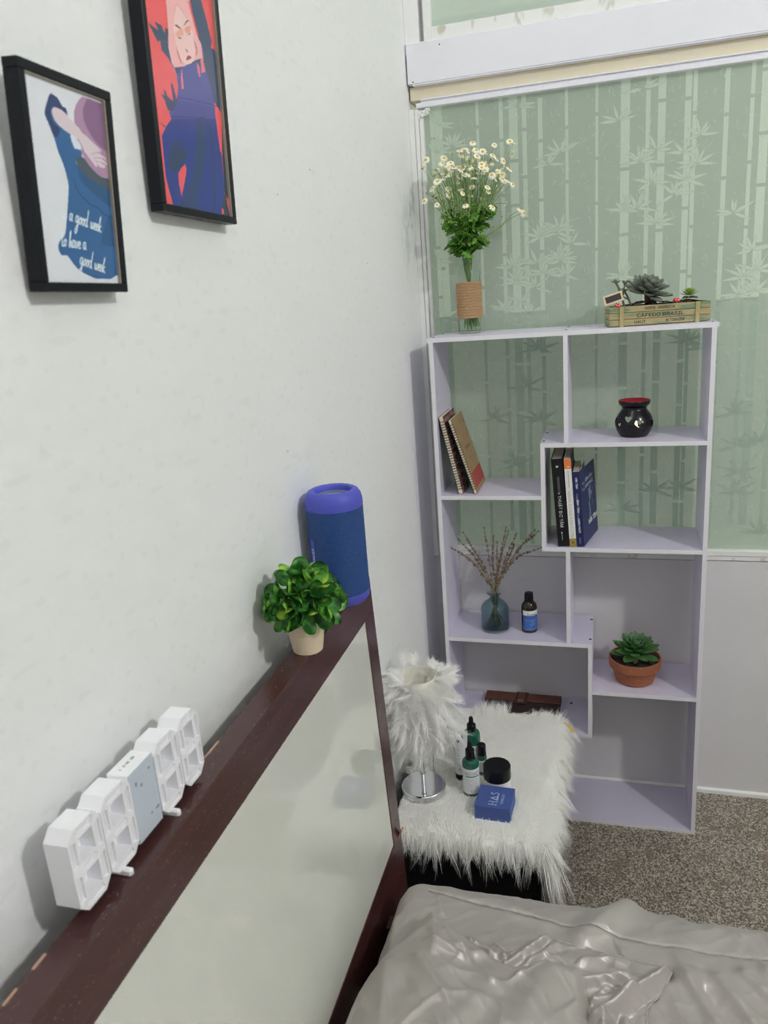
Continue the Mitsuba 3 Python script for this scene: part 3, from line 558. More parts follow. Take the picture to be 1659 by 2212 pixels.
for a, b, w, h in [((0.305, -1.005), (0.356, -0.942), 0.007, 0.017), ((0.325, -1.005), (0.372, -0.948), 0.006, 0.010), ((0.245, -0.965), (0.285, -0.985), 0.007, 0.009), ((0.285, -0.968), (0.300, -0.985), 0.005, 0.010), ((0.425, -1.06), (0.518, -0.968), 0.008, 0.022), ((0.455, -1.06), (0.512, -0.998), 0.007, -0.006), ((0.41, -1.005), (0.465, -0.985), 0.008, 0.016), ((0.425, -1.03), (0.470, -1.01), 0.006, 0.010),
                   ((0.437, -1.06), (0.430, -1.2), 0.006, 0.016), ((0.463, -1.05), (0.456, -1.14), 0.006, 0.015), ((0.37, -0.97), (0.42, -0.965), 0.010, 0.005), ((0.47, -0.955), (0.465, -0.985), 0.006, -0.004), ((0.335, -0.985), (0.41, -0.975), 0.009, 0.004)]:
    hz = hz + ridge(fq, a, b, w, h)
hz = hz + 0.0042 * creases(fq, 42, 1.0, 2.5, 51) + 0.002 * creases(fq, 60, -0.4, 2.5, 53)
hz *= 0.35 + 0.65 * np.minimum(1, (1 - np.repeat(R_, 240)) / 0.10 + 0.25)
zb_ = np.array([0.0]) + ZM
put('pillow__open_end', grid_mesh(np.column_stack([fq, ZM + np.maximum(hz, 0.002)]).reshape(50, 240, 3)), 'satin', True)
hem = np.column_stack([fq, ZM + np.maximum(hz, 0.002)]).reshape(50, 240, 3)[-1]
put('pillow__hem', tube(hem[::2] + [0, 0, 0.0004], 0.0011 + 0.0005 * np.sin(np.arange(120) * 2.1), 6), 'satin', True)

# ---------------------------------------------------------------- digital clock on the headboard
mat('clock_white', (0.80, 0.80, 0.83), 0.35)
mat('clock_diffuser', (0.72, 0.72, 0.76), 0.45)
mat('clock_panel', (0.50, 0.56, 0.64), 0.25)
mat('clock_mark', (0.22, 0.25, 0.30), 0.4)
tag('digital_clock', 'white digital clock with four hollow eights standing on the headboard', 'clock')
XC = 0.052
def inset(g, d): return g.buffer(-d, join_style=2)
def seg_digit(key, y0, y1, z0, z1):
    w, h = y1 - y0, z1 - z0; c = 0.0085; zm = h / 2
    octo = sg.Polygon([(0, c), (c, 0), (w - c, 0), (w, c), (w, h - c), (w - c, h), (c, h), (0, h - c)])
    o = (0, y0, z0); ex, ey, ez = (0, 1, 0), (0, 0, 1), (1, 0, 0)
    s = 0.0095; r = 0.0012                                          # breadth of a segment, breadth of the ridges
    holes = [sg.Polygon([(s + r, s + r), (w - s - r, s + r), (w - s - r, zm - s / 2 - r * .5), (s + r, zm - s / 2 - r * .5)]), sg.Polygon([(s + r, zm + s / 2 + r * .5), (w - s - r, zm + s / 2 + r * .5), (w - s - r, h - s - r), (s + r, h - s - r)])]
    segs = [[(c * .75, r), (w - c * .75, r), (w - s - r, s), (s + r, s)], [(c * .75, h - r), (w - c * .75, h - r), (w - s - r, h - s), (s + r, h - s)],
            [(s - 0.001, zm), (s + r + .002, zm + s / 2 - r * .5), (w - s - r - .002, zm + s / 2 - r * .5), (w - s + 0.001, zm), (w - s - r - .002, zm - s / 2 + r * .5), (s + r + .002, zm - s / 2 + r * .5)]]
    for a, b in ((0.0, zm), (zm, h)):
        lo, hi = (a + c, b - 0.002) if a == 0 else (a + 0.002, b - c)
        i0, i1 = (a + s + r, b - s / 2) if a == 0 else (a + s / 2, b - s - r)
        segs += [[(r, lo), (s - r * .6, i0), (s - r * .6, i1), (r, hi)], [(w - r, lo), (w - s + r * .6, i0), (w - s + r * .6, i1), (w - r, hi)]]
    sp = [sg.Polygon(q).buffer(0).intersection(inset(octo, r)) for q in segs]; sp = [inset(q, 0.0005) for q in sp]
    front = octo
    for q in holes + sp: front = front.difference(q)
    back = octo
    for q in holes: back = back.difference(inset(q, -0.0002))
    k = put(key, cat(prism(front, -0.0034, 0.0, (XC, y0, z0), ex, ey, ez), prism(back, -0.015, -0.0034, (XC, y0, z0), ex, ey, ez), prism(octo, -0.022, -0.015, (XC, y0, z0), ex, ey, ez)), 'clock_white')
    for q in sp: put(k + '__segment', prism(q, -0.0033, -0.0027, (XC, y0, z0), ex, ey, ez), 'clock_diffuser')
for y0, y1 in ((-1.4612, -1.4218), (-1.4208, -1.3808), (-1.3430, -1.3036), (-1.3026, -1.2654)):
    seg_digit('digital_clock__digit', y0, y1, 0.8625, 0.9358)
for y in (-1.4222, -1.3040): put('digital_clock__joint', box(0.031, XC - 0.003, y, y + 0.0018, 0.868, 0.930), 'clock_white')
put('digital_clock__colon_panel', box(0.030, XC - 0.0015, -1.3806, -1.3432, 0.8640, 0.9328, 0.0008), 'clock_white')
put('digital_clock__colon_panel__face', box(XC - 0.0016, XC - 0.0006, -1.3800, -1.3438, 0.8646, 0.9322), 'clock_panel')
labels['digital_clock__colon_panel__face'] = {'label': 'pale blue-grey translucent middle face'}
marks = [box(XC - 0.0007, XC - 0.0003, y, y + w, z, z + h) for y, z, w, h in [(-1.373, 0.917, 0.0022, 0.004), (-1.366, 0.9125, 0.0022, 0.003), (-1.3525, 0.921, 0.0022, 0.0022), (-1.351, 0.879, 0.005, 0.0022), (-1.3585, 0.8795, 0.002, 0.002)]]
for y, w in [(-1.374, 0.0012), (-1.3685, 0.0022), (-1.3640, 0.0035), (-1.3575, 0.0045)]: marks.append(box(0.038, 0.0405, y, y + w, 0.9327, 0.93295))
put('digital_clock__colon_panel__markings', cat(*marks), 'clock_mark')
for y in (-1.4085, -1.3312):
    put('digital_clock__foot', box(0.0305, 0.0595, y, y + 0.0058, 0.8553, 0.8628, 0.0018), 'clock_white', 30)

# ---------------------------------------------------------------- artificial plant
def leaf_grid(L, W, cup, bend, n=9, m=7, tip=1.0, blunt=False):
    """A leaf along +x, its face up, cupped across and bent down along its length."""
    t = np.linspace(0, 1, n)[:, None]; s = np.linspace(-1, 1, m)[None]
    w = W / 2 * np.sin(PI * np.clip(t, 0, 1) ** (0.85 * tip)) ** 0.75 * (0.25 + 0.75 * np.minimum(1, t * 3)) + 0.0002
    if blunt: w = W / 2 * np.minimum(1, t * 1.5 + 0.05) ** 0.9 * np.sqrt(np.clip(1 - np.clip((t - 0.55) / 0.45, 0, 1) ** 2.4, 0, 1)) + 0.0002
    a = bend * t; x = np.where(abs(bend) > 1e-3, L * np.sin(a) / (bend if abs(bend) > 1e-3 else 1), L * t); z = np.where(abs(bend) > 1e-3, -L * (1 - np.cos(a)) / (bend if abs(bend) > 1e-3 else 1), 0 * t)
    X = np.stack([x + 0 * s, w * s, z + cup * W * (s ** 2) * np.minimum(1, t * 2.0) * (1 - 0.3 * t)], -1)
    return X
def thick_leaf(L, W, th, cup, bend, n=9, m=7, tip=1.0):
    A = leaf_grid(L, W, cup, bend, n, m, tip); s = np.linspace(-1, 1, m)[None]; t = np.linspace(0, 1, n)[:, None]
    d = th * (1 - s ** 2) * np.sin(PI * np.clip(t * 0.9 + 0.06, 0, 1)) ** 0.5
    top, bot = A.copy(), A.copy(); top[..., 2] += d * 0.35; bot[..., 2] -= d * 0.65
    a, b = grid_mesh(top), grid_mesh(bot); b.invert()
    return cat(a, b)
def aim(v, twist=0.0, up=(0, 0, 1)):
    x = np.array(v, float); x /= np.linalg.norm(x); y = np.cross(up, x)
    if np.linalg.norm(y) < 1e-6: y = np.array([0, 1.0, 0])
    y /= np.linalg.norm(y); z = np.cross(x, y)
    return np.stack([x, y, z], 1) @ rot([1, 0, 0], twist)
def plastic_leaf(p, n, uv):
    g = fbm(p.x * 95, p.y * 95, p.z * 95, 2)
    return mix(mix((0.035, 0.16, 0.020), (0.14, 0.38, 0.040), smoothstep(0.28, 0.52, g)), (0.40, 0.58, 0.08), smoothstep(0.50, 0.72, g))
mat('plastic_leaf', proc(plastic_leaf), 0.42, specular=0.4)
def plastic_leaf_dark(p, n, uv):
    g = fbm(p.x * 95, p.y * 95, p.z * 95, 2)
    return mix((0.012, 0.072, 0.012), (0.055, 0.22, 0.028), smoothstep(0.35, 0.7, g))
mat('plastic_leaf_dark', proc(plastic_leaf_dark), 0.42, specular=0.4)
mat('leaf_rim', (0.30, 0.50, 0.14), 0.45)
mat('beige_pot', (0.68, 0.57, 0.41), 0.5)
mat('brown_soil', (0.06, 0.048, 0.03), 0.9)
tag('potted_plant', 'small artificial green plant in a beige plastic pot on the headboard', 'plant')
PC = (0.0560, -0.9907, 0.8594)
put('potted_plant__pot', lathe([(0, 0.0), (0.0190, 0.0), (0.0197, 0.0008), (0.0243, 0.0285), (0.0256, 0.0300), (0.0285, 0.0462), (0.0282, 0.0468), (0.0275, 0.0462), (0.0256, 0.040), (0, 0.040)], 48, PC), 'beige_pot', 25)
put('potted_plant__soil', lathe([(0, 0.0415), (0.012, 0.0412), (0.0258, 0.0403)], 24, PC), 'brown_soil', True)
rs = np.random.default_rng(21)
pc = np.array(PC)
heads = []                                                           # whorls of leaves at the ends of short stems
for k, (a, e, R) in enumerate([(-95, 5, .044), (-60, 38, .047), (-25, 18, .050), (-50, -6, .043), (20, 30, .046), (-80, 62, .052), (70, 35, .042), (-150, 22, .046), (-165, -4, .044), (130, 40, .042), (-125, 38, .047), (-10, 60, .052), (-5, -4, .046), (-120, -3, .040), (160, 65, .050), (-70, 90, .055), (45, 5, .040), (-35, 50, .050), (-100, 22, .040), (-140, 8, .044)]):
    a, e = math.radians(a), math.radians(e); d = np.array([math.cos(a) * math.cos(e), math.sin(a) * math.cos(e), math.sin(e)])
    o = pc + [0.001, 0, 0.070]; end = o + d * np.array([R, R, R * 0.80]) * 0.60
    if end[0] < 0.018: end[0] = 0.018
    heads.append((o, end, d))
st = []
for o, end, d in heads:
    st.append(tube(bez([pc + [0, 0, 0.040], o * 0.6 + (pc + [0, 0, 0.045]) * 0.4, end - d * 0.002], 6), 0.0013, 5))
    nl = 5
    for j in range(nl):
        b = 2 * PI * j / nl + rs.random() * 0.6; inner_ = j >= 4
        side = np.cross(d, [0.3, 0.1, 1]); side /= np.linalg.norm(side); s2 = np.cross(d, side)
        spread = 0.45 if inner_ else 1.15
        v = d * math.cos(spread) + (side * math.cos(b) + s2 * math.sin(b)) * math.sin(spread)
        L = (0.0205 if inner_ else 0.0335) * (0.88 + 0.25 * rs.random()); Wd = L * (0.62 + 0.1 * rs.random())
        X = leaf_grid(L, Wd, 0.26, -0.75 + 0.5 * rs.random(), 18, 9, 1.15, True); M = aim(v, 0, d)
        X = end + X @ M.T
        X[..., 0] = np.maximum(X[..., 0], 0.003)
        k = put('potted_plant__leaf', grid_mesh(X), 'plastic_leaf' if (inner_ or rs.random() < 0.35) else 'plastic_leaf_dark', True)
put('potted_plant__stems', cat(*st), 'plastic_leaf_dark', True)

# ---------------------------------------------------------------- speaker
SC = (0.0494, -0.8267, 0.8612)
mat('speaker_rubber', (0.075, 0.085, 0.46), 0.5, specular=0.35)
def mesh_cloth(p, n, uv):
    a = dr.atan2(p.y - SC[1], p.x - SC[0]) * 0.0425; k = 2 * PI / 0.0050
    v = dr.sin(a * k + p.z * k) * dr.sin(a * k - p.z * k)
    return mix((0.004, 0.030, 0.125), (0.035, 0.125, 0.42), smoothstep(0.15, 0.75, v))
mat('speaker_cloth', proc(mesh_cloth), 0.6)
mat('speaker_metal', (0.42, 0.47, 0.50), 0.28, metallic=0.8)
tag('speaker', 'blue cylindrical speaker standing on the headboard behind the small plant', 'speaker')
put('speaker__grille', lathe([(0, 0.018), (0.0424, 0.0185), (0.0424, 0.1500), (0, 0.150)], 72, SC), 'speaker_cloth', 30)
put('speaker__bottom_cap', lathe([(0, 0.0), (0.030, 0.0), (0.037, 0.0025), (0.0412, 0.008), (0.0428, 0.0165), (0.0424, 0.019), (0, 0.019)], 72, SC), 'speaker_rubber', 40)
put('speaker__top_cap', lathe([(0.0424, 0.1490), (0.0428, 0.1510), (0.0424, 0.160), (0.0405, 0.1675), (0.0370, 0.1730), (0.0330, 0.1752), (0.0290, 0.1745), (0.0275, 0.1725), (0.0272, 0.1640), (0.0, 0.1640)], 72, SC), 'speaker_rubber', 45)
put('speaker__radiator', lathe([(0.0262, 0.1642), (0.0255, 0.1668), (0.021, 0.1650), (0.013, 0.1672), (0, 0.1672)], 48, SC), 'speaker_metal', 40)
a0 = math.radians(-128)
put('speaker__logo_plate', lathe([(0.0421, 0.050), (0.0428, 0.0502), (0.0428, 0.1068), (0.0421, 0.107)], 120, SC).slice_plane([SC[0], SC[1], 0], [-math.sin(a0 - 0.105), math.cos(a0 - 0.105), 0]).slice_plane([SC[0], SC[1], 0], [math.sin(a0 + 0.105), -math.cos(a0 + 0.105), 0]).slice_plane([SC[0], SC[1], 0], [math.cos(a0), math.sin(a0), 0]), 'speaker_rubber')
lm = meshkit.text_mesh('ZEALOT', 0.0052, 0.0003, True); v = lm.vertices; ll = v[:, 0] - v[:, 0].mean(); hh = v[:, 1] - 0.0026
aa = a0 + (-hh) / 0.0428; lm.vertices = np.stack([SC[0] + (0.0428 + v[:, 2]) * np.cos(aa), SC[1] + (0.0428 + v[:, 2]) * np.sin(aa), SC[2] + 0.079 + ll], 1)
mat('pale_print', (0.62, 0.64, 0.78), 0.4)
put('speaker__lettering', lm, 'pale_print')

# ---------------------------------------------------------------- ottoman and its fur cover
mat('black_leather', (0.006, 0.005, 0.006), 0.42, specular=0.2)
tag('ottoman', 'black box ottoman half hidden under the white fur', 'ottoman')
put('ottoman__body', box(0.045, 0.324, -0.632, -0.215, 0.012, 0.262, 0.006), 'black_leather', 30)
put('ottoman__lid', box(0.042, 0.327, -0.635, -0.212, 0.264, 0.286, 0.007), 'black_leather', 30)
for x in (0.06, 0.31):
    for y in (-0.62, -0.23): put('ottoman__foot', lathe([(0, 0), (0.012, 0), (0.014, 0.013), (0, 0.013)], 12, (x, y, 0)), 'black_leather')
def fur_color(p, n, uv):
    g = fbm(p.x * 30, p.y * 30, p.z * 30, 3)
    return mix((0.88, 0.88, 0.84), (0.93, 0.93, 0.895), g)
scene['fur'] = {'type': 'twosided', 'nested': {'type': 'diffuse', 'reflectance': rgb(0.975, 0.97, 0.94)}}
scene['fur_pad'] = {'type': 'twosided', 'nested': {'type': 'diffuse', 'reflectance': proc(fur_color)}}
tag('fur_cover', 'white long-haired faux fur cover draped over the ottoman', 'fur cover')
FX0, FX1, FY0, FY1 = 0.030, 0.337, -0.644, -0.198
nx, ny = 90, 120
u = np.linspace(FX0 - 0.02, FX1 + 0.02, nx); v = np.linspace(FY0 - 0.02, FY1 + 0.02, ny)
UX, UY = np.meshgrid(u, v, indexing='ij'); cxx = np.clip(UX, FX0 + 0.012, FX1 - 0.012); cyy = np.clip(UY, FY0 + 0.012, FY1 - 0.012)
dd2 = np.hypot(UX - cxx, UY - cyy); k_ = np.minimum(1, 0.014 / np.maximum(dd2, 1e-9)); zz2 = 0.307 + (meshkit.fbm(np.stack([UX * 22, UY * 22, UX * 0], -1), 3, 2) - 0.5) * 0.006 - np.where(dd2 > 0.0, dd2 * 0.9, 0)
put('fur_cover__backing', grid_mesh(np.stack([cxx + (UX - cxx) * k_, cyy + (UY - cyy) * k_, zz2], -1)), 'fur_pad', True)
# things that stand on the fur, as (x, y, radius): no strand is rooted under them
STAND = [(0.0735, -0.523, 0.047), (0.1715, -0.512, 0.020), (0.2210, -0.487, 0.030), (0.1825, -0.4395, 0.014), (0.1415, -0.463, 0.016), (0.160, -0.4255, 0.019), (0.2255, -0.558, 0.040)]
rs = np.random.default_rng(9)
P_, W_, S_ = [], [], []
def lock(root, dirv, L, n, lift, spread, sag, r):
    """One lock: n strands that start around the root and draw together towards the tip."""
    k = 5; t = np.linspace(0, 1, k)
    tip = root + dirv * L
    j = rs.normal(0, 1, (n, 3)) * [spread, spread, 0.0008]
    Ls = 0.65 + 0.45 * rs.random((n, 1)); tj = rs.normal(0, 1, (n, 3)) * [spread * 0.65, spread * 0.65, 0.0018]
    P = root + j[:, None, :] + ((tip - root) * Ls)[:, None, :] * t[None, :, None] + (tj - j * 0.5)[:, None, :] * (t ** 1.4)[None, :, None]
    P[..., 2] += lift * np.sin(PI * np.minimum(1, t * 0.62))[None] * (0.5 + rs.random((n, 1)))
    P += (rs.normal(0, 1, (n, 1, 3)) * 0.0022) * np.sin(PI * t)[None, :, None]
    P[..., 2] -= sag * (t ** 2)[None] * Ls
    P_.append(P); W_.append(np.tile(np.array([1, .95, .8, .55, .12]) * r, (n, 1)) * (0.7 + 0.6 * rs.random((n, 1))))
    sd = np.cross(dirv, [0, 0, 1.0]); sd = sd / (np.linalg.norm(sd) + 1e-9)
    sd = sd + rs.normal(0, 0.7, (n, 3)); S_.append(sd / np.linalg.norm(sd, axis=1, keepdims=True))
mid = np.array([(FX0 + FX1) / 2, (FY0 + FY1) / 2])
for _ in range(4200):
    x, y = FX0 + 0.004 + (FX1 - FX0 - 0.008) * rs.random(), FY0 + 0.004 + (FY1 - FY0 - 0.008) * rs.random()
    if any(math.hypot(x - a, y - b) < r + 0.004 for a, b, r in STAND): continue
    a = 6.0 * float(meshkit.noise(np.array([x * 9, y * 9, 3.3]), 4)) - 1.9 + rs.normal() * 0.6
    d = np.array([math.cos(a), math.sin(a), 0.05 * rs.random()])
    L = 0.022 + 0.016 * rs.random()
    e = np.array([x, y, 0]) + d * L
    if any(math.hypot(e[0] - q, e[1] - b) < r + 0.003 for q, b, r in STAND): L *= 0.4
    lock(np.array([x, y, 0.3065]), d, L, 16, 0.0045, 0.0032, 0.004, 0.00075)
def skirt(p0, p1, n, outd, Lm, fall):
    for q in np.linspace(0, 1, n):
        b = np.array(p0) + (np.array(p1) - np.array(p0)) * min(1, max(0, q + rs.normal() * 0.5 / n)); z0 = 0.308 - 0.022 * rs.random()
        d = np.array([outd[0], outd[1], 0]) * (0.35 + 0.5 * rs.random()) + np.array([rs.normal() * 0.28, rs.normal() * 0.28, -fall * (0.6 + 0.6 * rs.random())]); d /= np.linalg.norm(d)
        lock(np.array([b[0], b[1], z0]), d, Lm * (0.6 + 0.8 * rs.random()), 20, 0.004, 0.0034, 0.012, 0.00075)
skirt((FX0 + 0.01, FY0 + 0.004), (FX1, FY0 + 0.004), 170, (0, -1), 0.024, 0.9)
for x in np.linspace(FX0 + 0.02, FX1 - 0.01, 44):
    d = np.array([rs.normal() * 0.45 + 0.15, -0.55, -1.0 - 0.6 * rs.random()]); d /= np.linalg.norm(d)
    lock(np.array([x + rs.normal() * 0.003, FY0 - 0.002, 0.296 - 0.008 * rs.random()]), d, 0.030 + 0.040 * rs.random() ** 1.5, 18, 0.003, 0.0030, 0.008, 0.0006)
skirt((FX1 - 0.004, FY0), (FX1 - 0.004, FY1), 260, (1, 0), 0.046, 1.0)
skirt((FX0, FY1 - 0.004), (FX1, FY1 - 0.004), 130, (0, 1), 0.030, 0.5)
skirt((FX1 - 0.012, FY0 + 0.006), (FX1 - 0.001, FY0 + 0.016), 50, (0.75, -0.75), 0.082, 2.6)
for _ in range(42):                                                  # the tuft that stands up at the back, before the pouch
    b = np.array([0.135 + 0.075 * rs.random(), FY1 - 0.012 - 0.02 * rs.random(), 0.306]); d = np.array([0.25 - 0.75 * rs.random(), 0.35, 0.75]); d /= np.linalg.norm(d)
    lock(b, d, 0.034 + 0.016 * rs.random(), 18, 0.004, 0.004, 0.010, 0.0007)
for _ in range(26):
    b = np.array([0.250 + 0.08 * rs.random(), FY1 - 0.01 - 0.02 * rs.random(), 0.306]); d = np.array([0.4 - 0.5 * rs.random(), 0.4, 0.5]); d /= np.linalg.norm(d)
    lock(b, d, 0.022 + 0.012 * rs.random(), 16, 0.004, 0.004, 0.008, 0.0007)
P_, W_, S_ = np.vstack(P_), np.vstack(W_), np.vstack(S_)
P_[..., 0] = np.maximum(P_[..., 0], 0.004)
put('fur_cover__pile', ribbons(P_, W_, S_), 'fur'); labels['fur_cover__pile'] = {'kind': 'stuff'}
mat('gold_strap', (0.72, 0.50, 0.08), 0.35, metallic=0.3)
tag('yellow_strap', 'small yellow strap lying at the back corner of the fur cover', 'strap')
t_ = np.linspace(0, 1, 9)
put('yellow_strap__band', grid_mesh(np.array([[(0.337 + 0.026 * t + 0.0022 * s * 0.9, -0.205 - 0.022 * t + 0.004 * s, 0.302 - 0.010 * t ** 2) for s in (-1, 1)] for t in t_])), 'gold_strap')

# ---------------------------------------------------------------- feather lamp
mat('chrome', (0.86, 0.87, 0.89), 0.06, metallic=1.0)
mat('shade_cloth', (0.82, 0.80, 0.72), 0.7)
scene['feather'] = {'type': 'twosided', 'nested': {'type': 'diffuse', 'reflectance': rgb(0.97, 0.965, 0.95)}}
LC = np.array([0.0735, -0.523, 0.311])
tag('table_lamp', 'table lamp with a white feather shade and round chrome foot', 'lamp')
put('table_lamp__base', lathe([(0, 0), (0.0440, 0), (0.0450, 0.001), (0.0455, 0.0120), (0.0440, 0.0140), (0.0425, 0.0144), (0, 0.0148)], 72, LC), 'chrome', 25)
put('table_lamp__pole', lathe([(0, 0.0146), (0.0042, 0.0146), (0.0042, 0.038), (0.0058, 0.0385), (0.0058, 0.041), (0.0036, 0.0415), (0.0036, 0.215), (0, 0.215)], 28, LC), 'chrome', 30)
put('table_lamp__cord', tube(catmull([LC + [0.020, 0.022, 0.013], LC + [0.019, 0.018, 0.05], LC + [0.022, 0.012, 0.10], LC + [0.016, 0.010, 0.16]], 8), 0.0007, 6), 'frame_lip', True)
put('table_lamp__shade', lathe([(0.0470, 0.150), (0.0385, 0.262), (0.0375, 0.262), (0.0460, 0.150), (0.0470, 0.150)], 56, LC), 'shade_cloth', 40)
put('table_lamp__shade_rim', mv(trimesh.creation.torus(0.038, 0.0009, major_sections=56, minor_sections=6), t=LC + [0, 0, 0.262]), 'shade_cloth', True)
put('table_lamp__bulb', mv(trimesh.creation.icosphere(2, 0.019), t=LC + [0, 0, 0.190]), 'white_paint', True)
rs = np.random.default_rng(14)
def feather(L, w, curl, nb=100):
    """One soft feather along +x: a bent shaft and two rows of fine limp barbs as ribbons, downy towards the root."""
    t = np.linspace(0.04, 1, nb); P, Wd, S = [], [], []
    def shaft(t): return np.stack([L * t, 0 * t, -curl * L * t ** 2], -1)
    for sgn in (-1, 1):
        for a in t:
            down = max(0.0, 0.45 - a) / 0.45
            l = w * (0.70 + 0.30 * math.sin(PI * min(1, a * 0.85 + 0.1))) * (0.60 + 0.6 * rs.random()) * (1 + 0.25 * down) * (1 - 0.35 * max(0, a - 0.75) / 0.25); fl = 0.35 + 0.3 * rs.random() + 0.8 * max(0, a - 0.8) / 0.2; q = np.linspace(0, 1, 5)
            ph = 6 * rs.random(); wav = (0.10 + 0.18 * down) * l * np.sin(q * 5 + ph) * q
            b = shaft(np.array(a)) + np.stack([q * l * fl + q ** 2 * l * 0.35, sgn * q * l * (1 - 0.25 * q) + wav, (0.35 * q - 0.75 * q ** 2) * l + wav + 0.30 * l * rs.normal() * q * (0.5 + down)], -1)
            P.append(b); Wd.append(np.array([1.1, 1.1, 1.0, 0.75, 0.2]) * (0.00062 - 0.0003 * down)); S.append([1, -sgn * 0.5, rs.normal() * 0.5])
    P.append(shaft(np.linspace(0, 1, 5))); Wd.append(np.array([1, .9, .8, .6, .2]) * 0.0006); S.append([0, 1, 0])
    S = np.array(S, float); S /= np.linalg.norm(S, axis=1, keepdims=True)
    return ribbons(np.array(P), np.array(Wd), S)
KIND = [feather(0.030 + 0.003 * k, 0.0190 + 0.0022 * (k % 3), 0.45 + 0.25 * (k % 4)) for k in range(8)]
for i in range(260):
    f_ = (i * 0.618) % 1.0; z = 0.146 + 0.120 * f_; th = 2 * PI * rs.random(); r = 0.0470 - 0.0085 * (z - 0.15) / 0.112
    o = LC + [r * math.cos(th), r * math.sin(th), z]
    el = (-0.95 + 1.40 * f_) + rs.normal() * 0.45; th2 = th + rs.normal() * 0.85
    if f_ > 0.86: el = 0.55 + 0.35 * rs.normal()
    if f_ < 0.15: el = -1.0 + 0.3 * rs.normal()
    d = np.array([math.cos(th2) * math.cos(el), math.sin(th2) * math.cos(el), math.sin(el)])
    mth = KIND[int(rs.integers(8))]; sc = (0.75 + 0.35 * rs.random()) * (0.72 if f_ > 0.86 else 1.0)
    if math.cos(th2) < 0: sc *= 0.85
    V = o + (mth.vertices * sc) @ aim(d, rs.normal() * 0.6).T
    V[:, 0] = np.where(V[:, 0] < 0.005, 0.005 + 0.02 * rs.random() , V[:, 0])
    put('table_lamp__feather', trimesh.Trimesh(V, mth.faces, process=False), 'feather')

# ---------------------------------------------------------------- toiletries on the fur
mat('black_plastic', (0.006, 0.006, 0.008), 0.25, specular=0.25)
mat('black_rubber', (0.008, 0.008, 0.009), 0.5, specular=0.2)
mat('green_glass', (0.012, 0.095, 0.060), 0.12, specular=0.6)
mat('label_white', (0.80, 0.81, 0.81), 0.45)
mat('tube_white', (0.80, 0.81, 0.82), 0.3)
mat('print_dark', (0.10, 0.11, 0.12), 0.5)
mat('print_grey', (0.38, 0.39, 0.40), 0.5)
mat('print_green', (0.10, 0.20, 0.18), 0.5)
AC = math.radians(-72)                                               # the way the labels face
def small_lines(key, c, r, zs, hw, h=0.0011, m='print_grey', a0=None, seed=1):
    """Rows of print too fine to read, as short wrapped dashes."""
    r_ = np.random.default_rng(seed); ms = []; a0 = AC if a0 is None else a0
    for z in zs:
        x = -hw
        while x < hw:
            w = 0.0012 + 0.004 * r_.random(); x1 = min(hw, x + w); aa = np.linspace(a0 + x / r, a0 + x1 / r, 3)
            X = np.array([[(c[0] + (r + 0.00015) * math.cos(q), c[1] + (r + 0.00015) * math.sin(q), z + s) for s in (0, h)] for q in aa]); ms.append(grid_mesh(X)); x = x1 + 0.0009
    put(key, cat(*ms), m)
def bottle(key, c, prof, m, smooth=30): put(key, lathe(prof, 48, c), m, smooth)
C = (0.1715, -0.512, 0.309)
tag('serum_bottle', 'small green dropper bottle with a white label, nearest the blue box', 'bottle')
bottle('serum_bottle__bottle', C, [(0, 0), (0.0160, 0), (0.0168, 0.0012), (0.0168, 0.073), (0.0155, 0.0765), (0.0105, 0.079), (0.0100, 0.081), (0, 0.081)], 'green_glass')
put('serum_bottle__label', lathe([(0.0168, 0.007), (0.01705, 0.0072), (0.01705, 0.0638), (0.0168, 0.064)], 64, C), 'label_white', 30)
bottle('serum_bottle__collar', C, [(0.0098, 0.0785), (0.0100, 0.0785), (0.0100, 0.0830), (0.0092, 0.0838), (0.0092, 0.1005), (0.0086, 0.1015), (0, 0.1015)], 'black_plastic')
bottle('serum_bottle__dropper', C, [(0.0062, 0.1012), (0.0052, 0.1045), (0.0048, 0.112), (0.0046, 0.1155), (0.0032, 0.1180), (0, 0.1187)], 'black_rubber')
put('serum_bottle__lettering', wrapped_words('AHA·BHA·PHA 30 DAYS', 0.0021, C, 0.0171, C[2] + 0.0555, AC + 0.1), 'print_dark')
put('serum_bottle__lettering', wrapped_words('MIRACLE SERUM', 0.0023, C, 0.0171, C[2] + 0.0515, AC - 0.1), 'print_dark')
X = np.array([[(C[0] + 0.0172 * math.cos(q), C[1] + 0.0172 * math.sin(q), C[2] + s) for s in (0.0462, 0.0490)] for q in np.linspace(AC - 0.75, AC + 0.95, 12)]); put('serum_bottle__stripe', grid_mesh(X), 'print_green')
small_lines('serum_bottle__fine_print', C, 0.0171, [C[2] + z for z in (0.040, 0.036, 0.031, 0.027, 0.022, 0.015)], 0.011, 0.0009, seed=3)
C = (0.160, -0.4255, 0.309)
tag('toner_bottle', 'taller green dropper bottle behind the feather shade', 'bottle')
bottle('toner_bottle__bottle', C, [(0, 0), (0.0170, 0), (0.0178, 0.0012), (0.0178, 0.082), (0.0160, 0.0865), (0.0105, 0.0895), (0.0100, 0.091), (0, 0.091)], 'green_glass')
put('toner_bottle__label', lathe([(0.0178, 0.012), (0.01805, 0.0122), (0.01805, 0.0618), (0.0178, 0.062)], 64, C), 'label_white', 30)
bottle('toner_bottle__collar', C, [(0.0098, 0.089), (0.0100, 0.089), (0.0094, 0.104), (0.0086, 0.105), (0, 0.105)], 'black_plastic')
bottle('toner_bottle__dropper', C, [(0.0058, 0.1045), (0.0050, 0.108), (0.0046, 0.118), (0.0034, 0.1215), (0, 0.1222)], 'black_rubber')
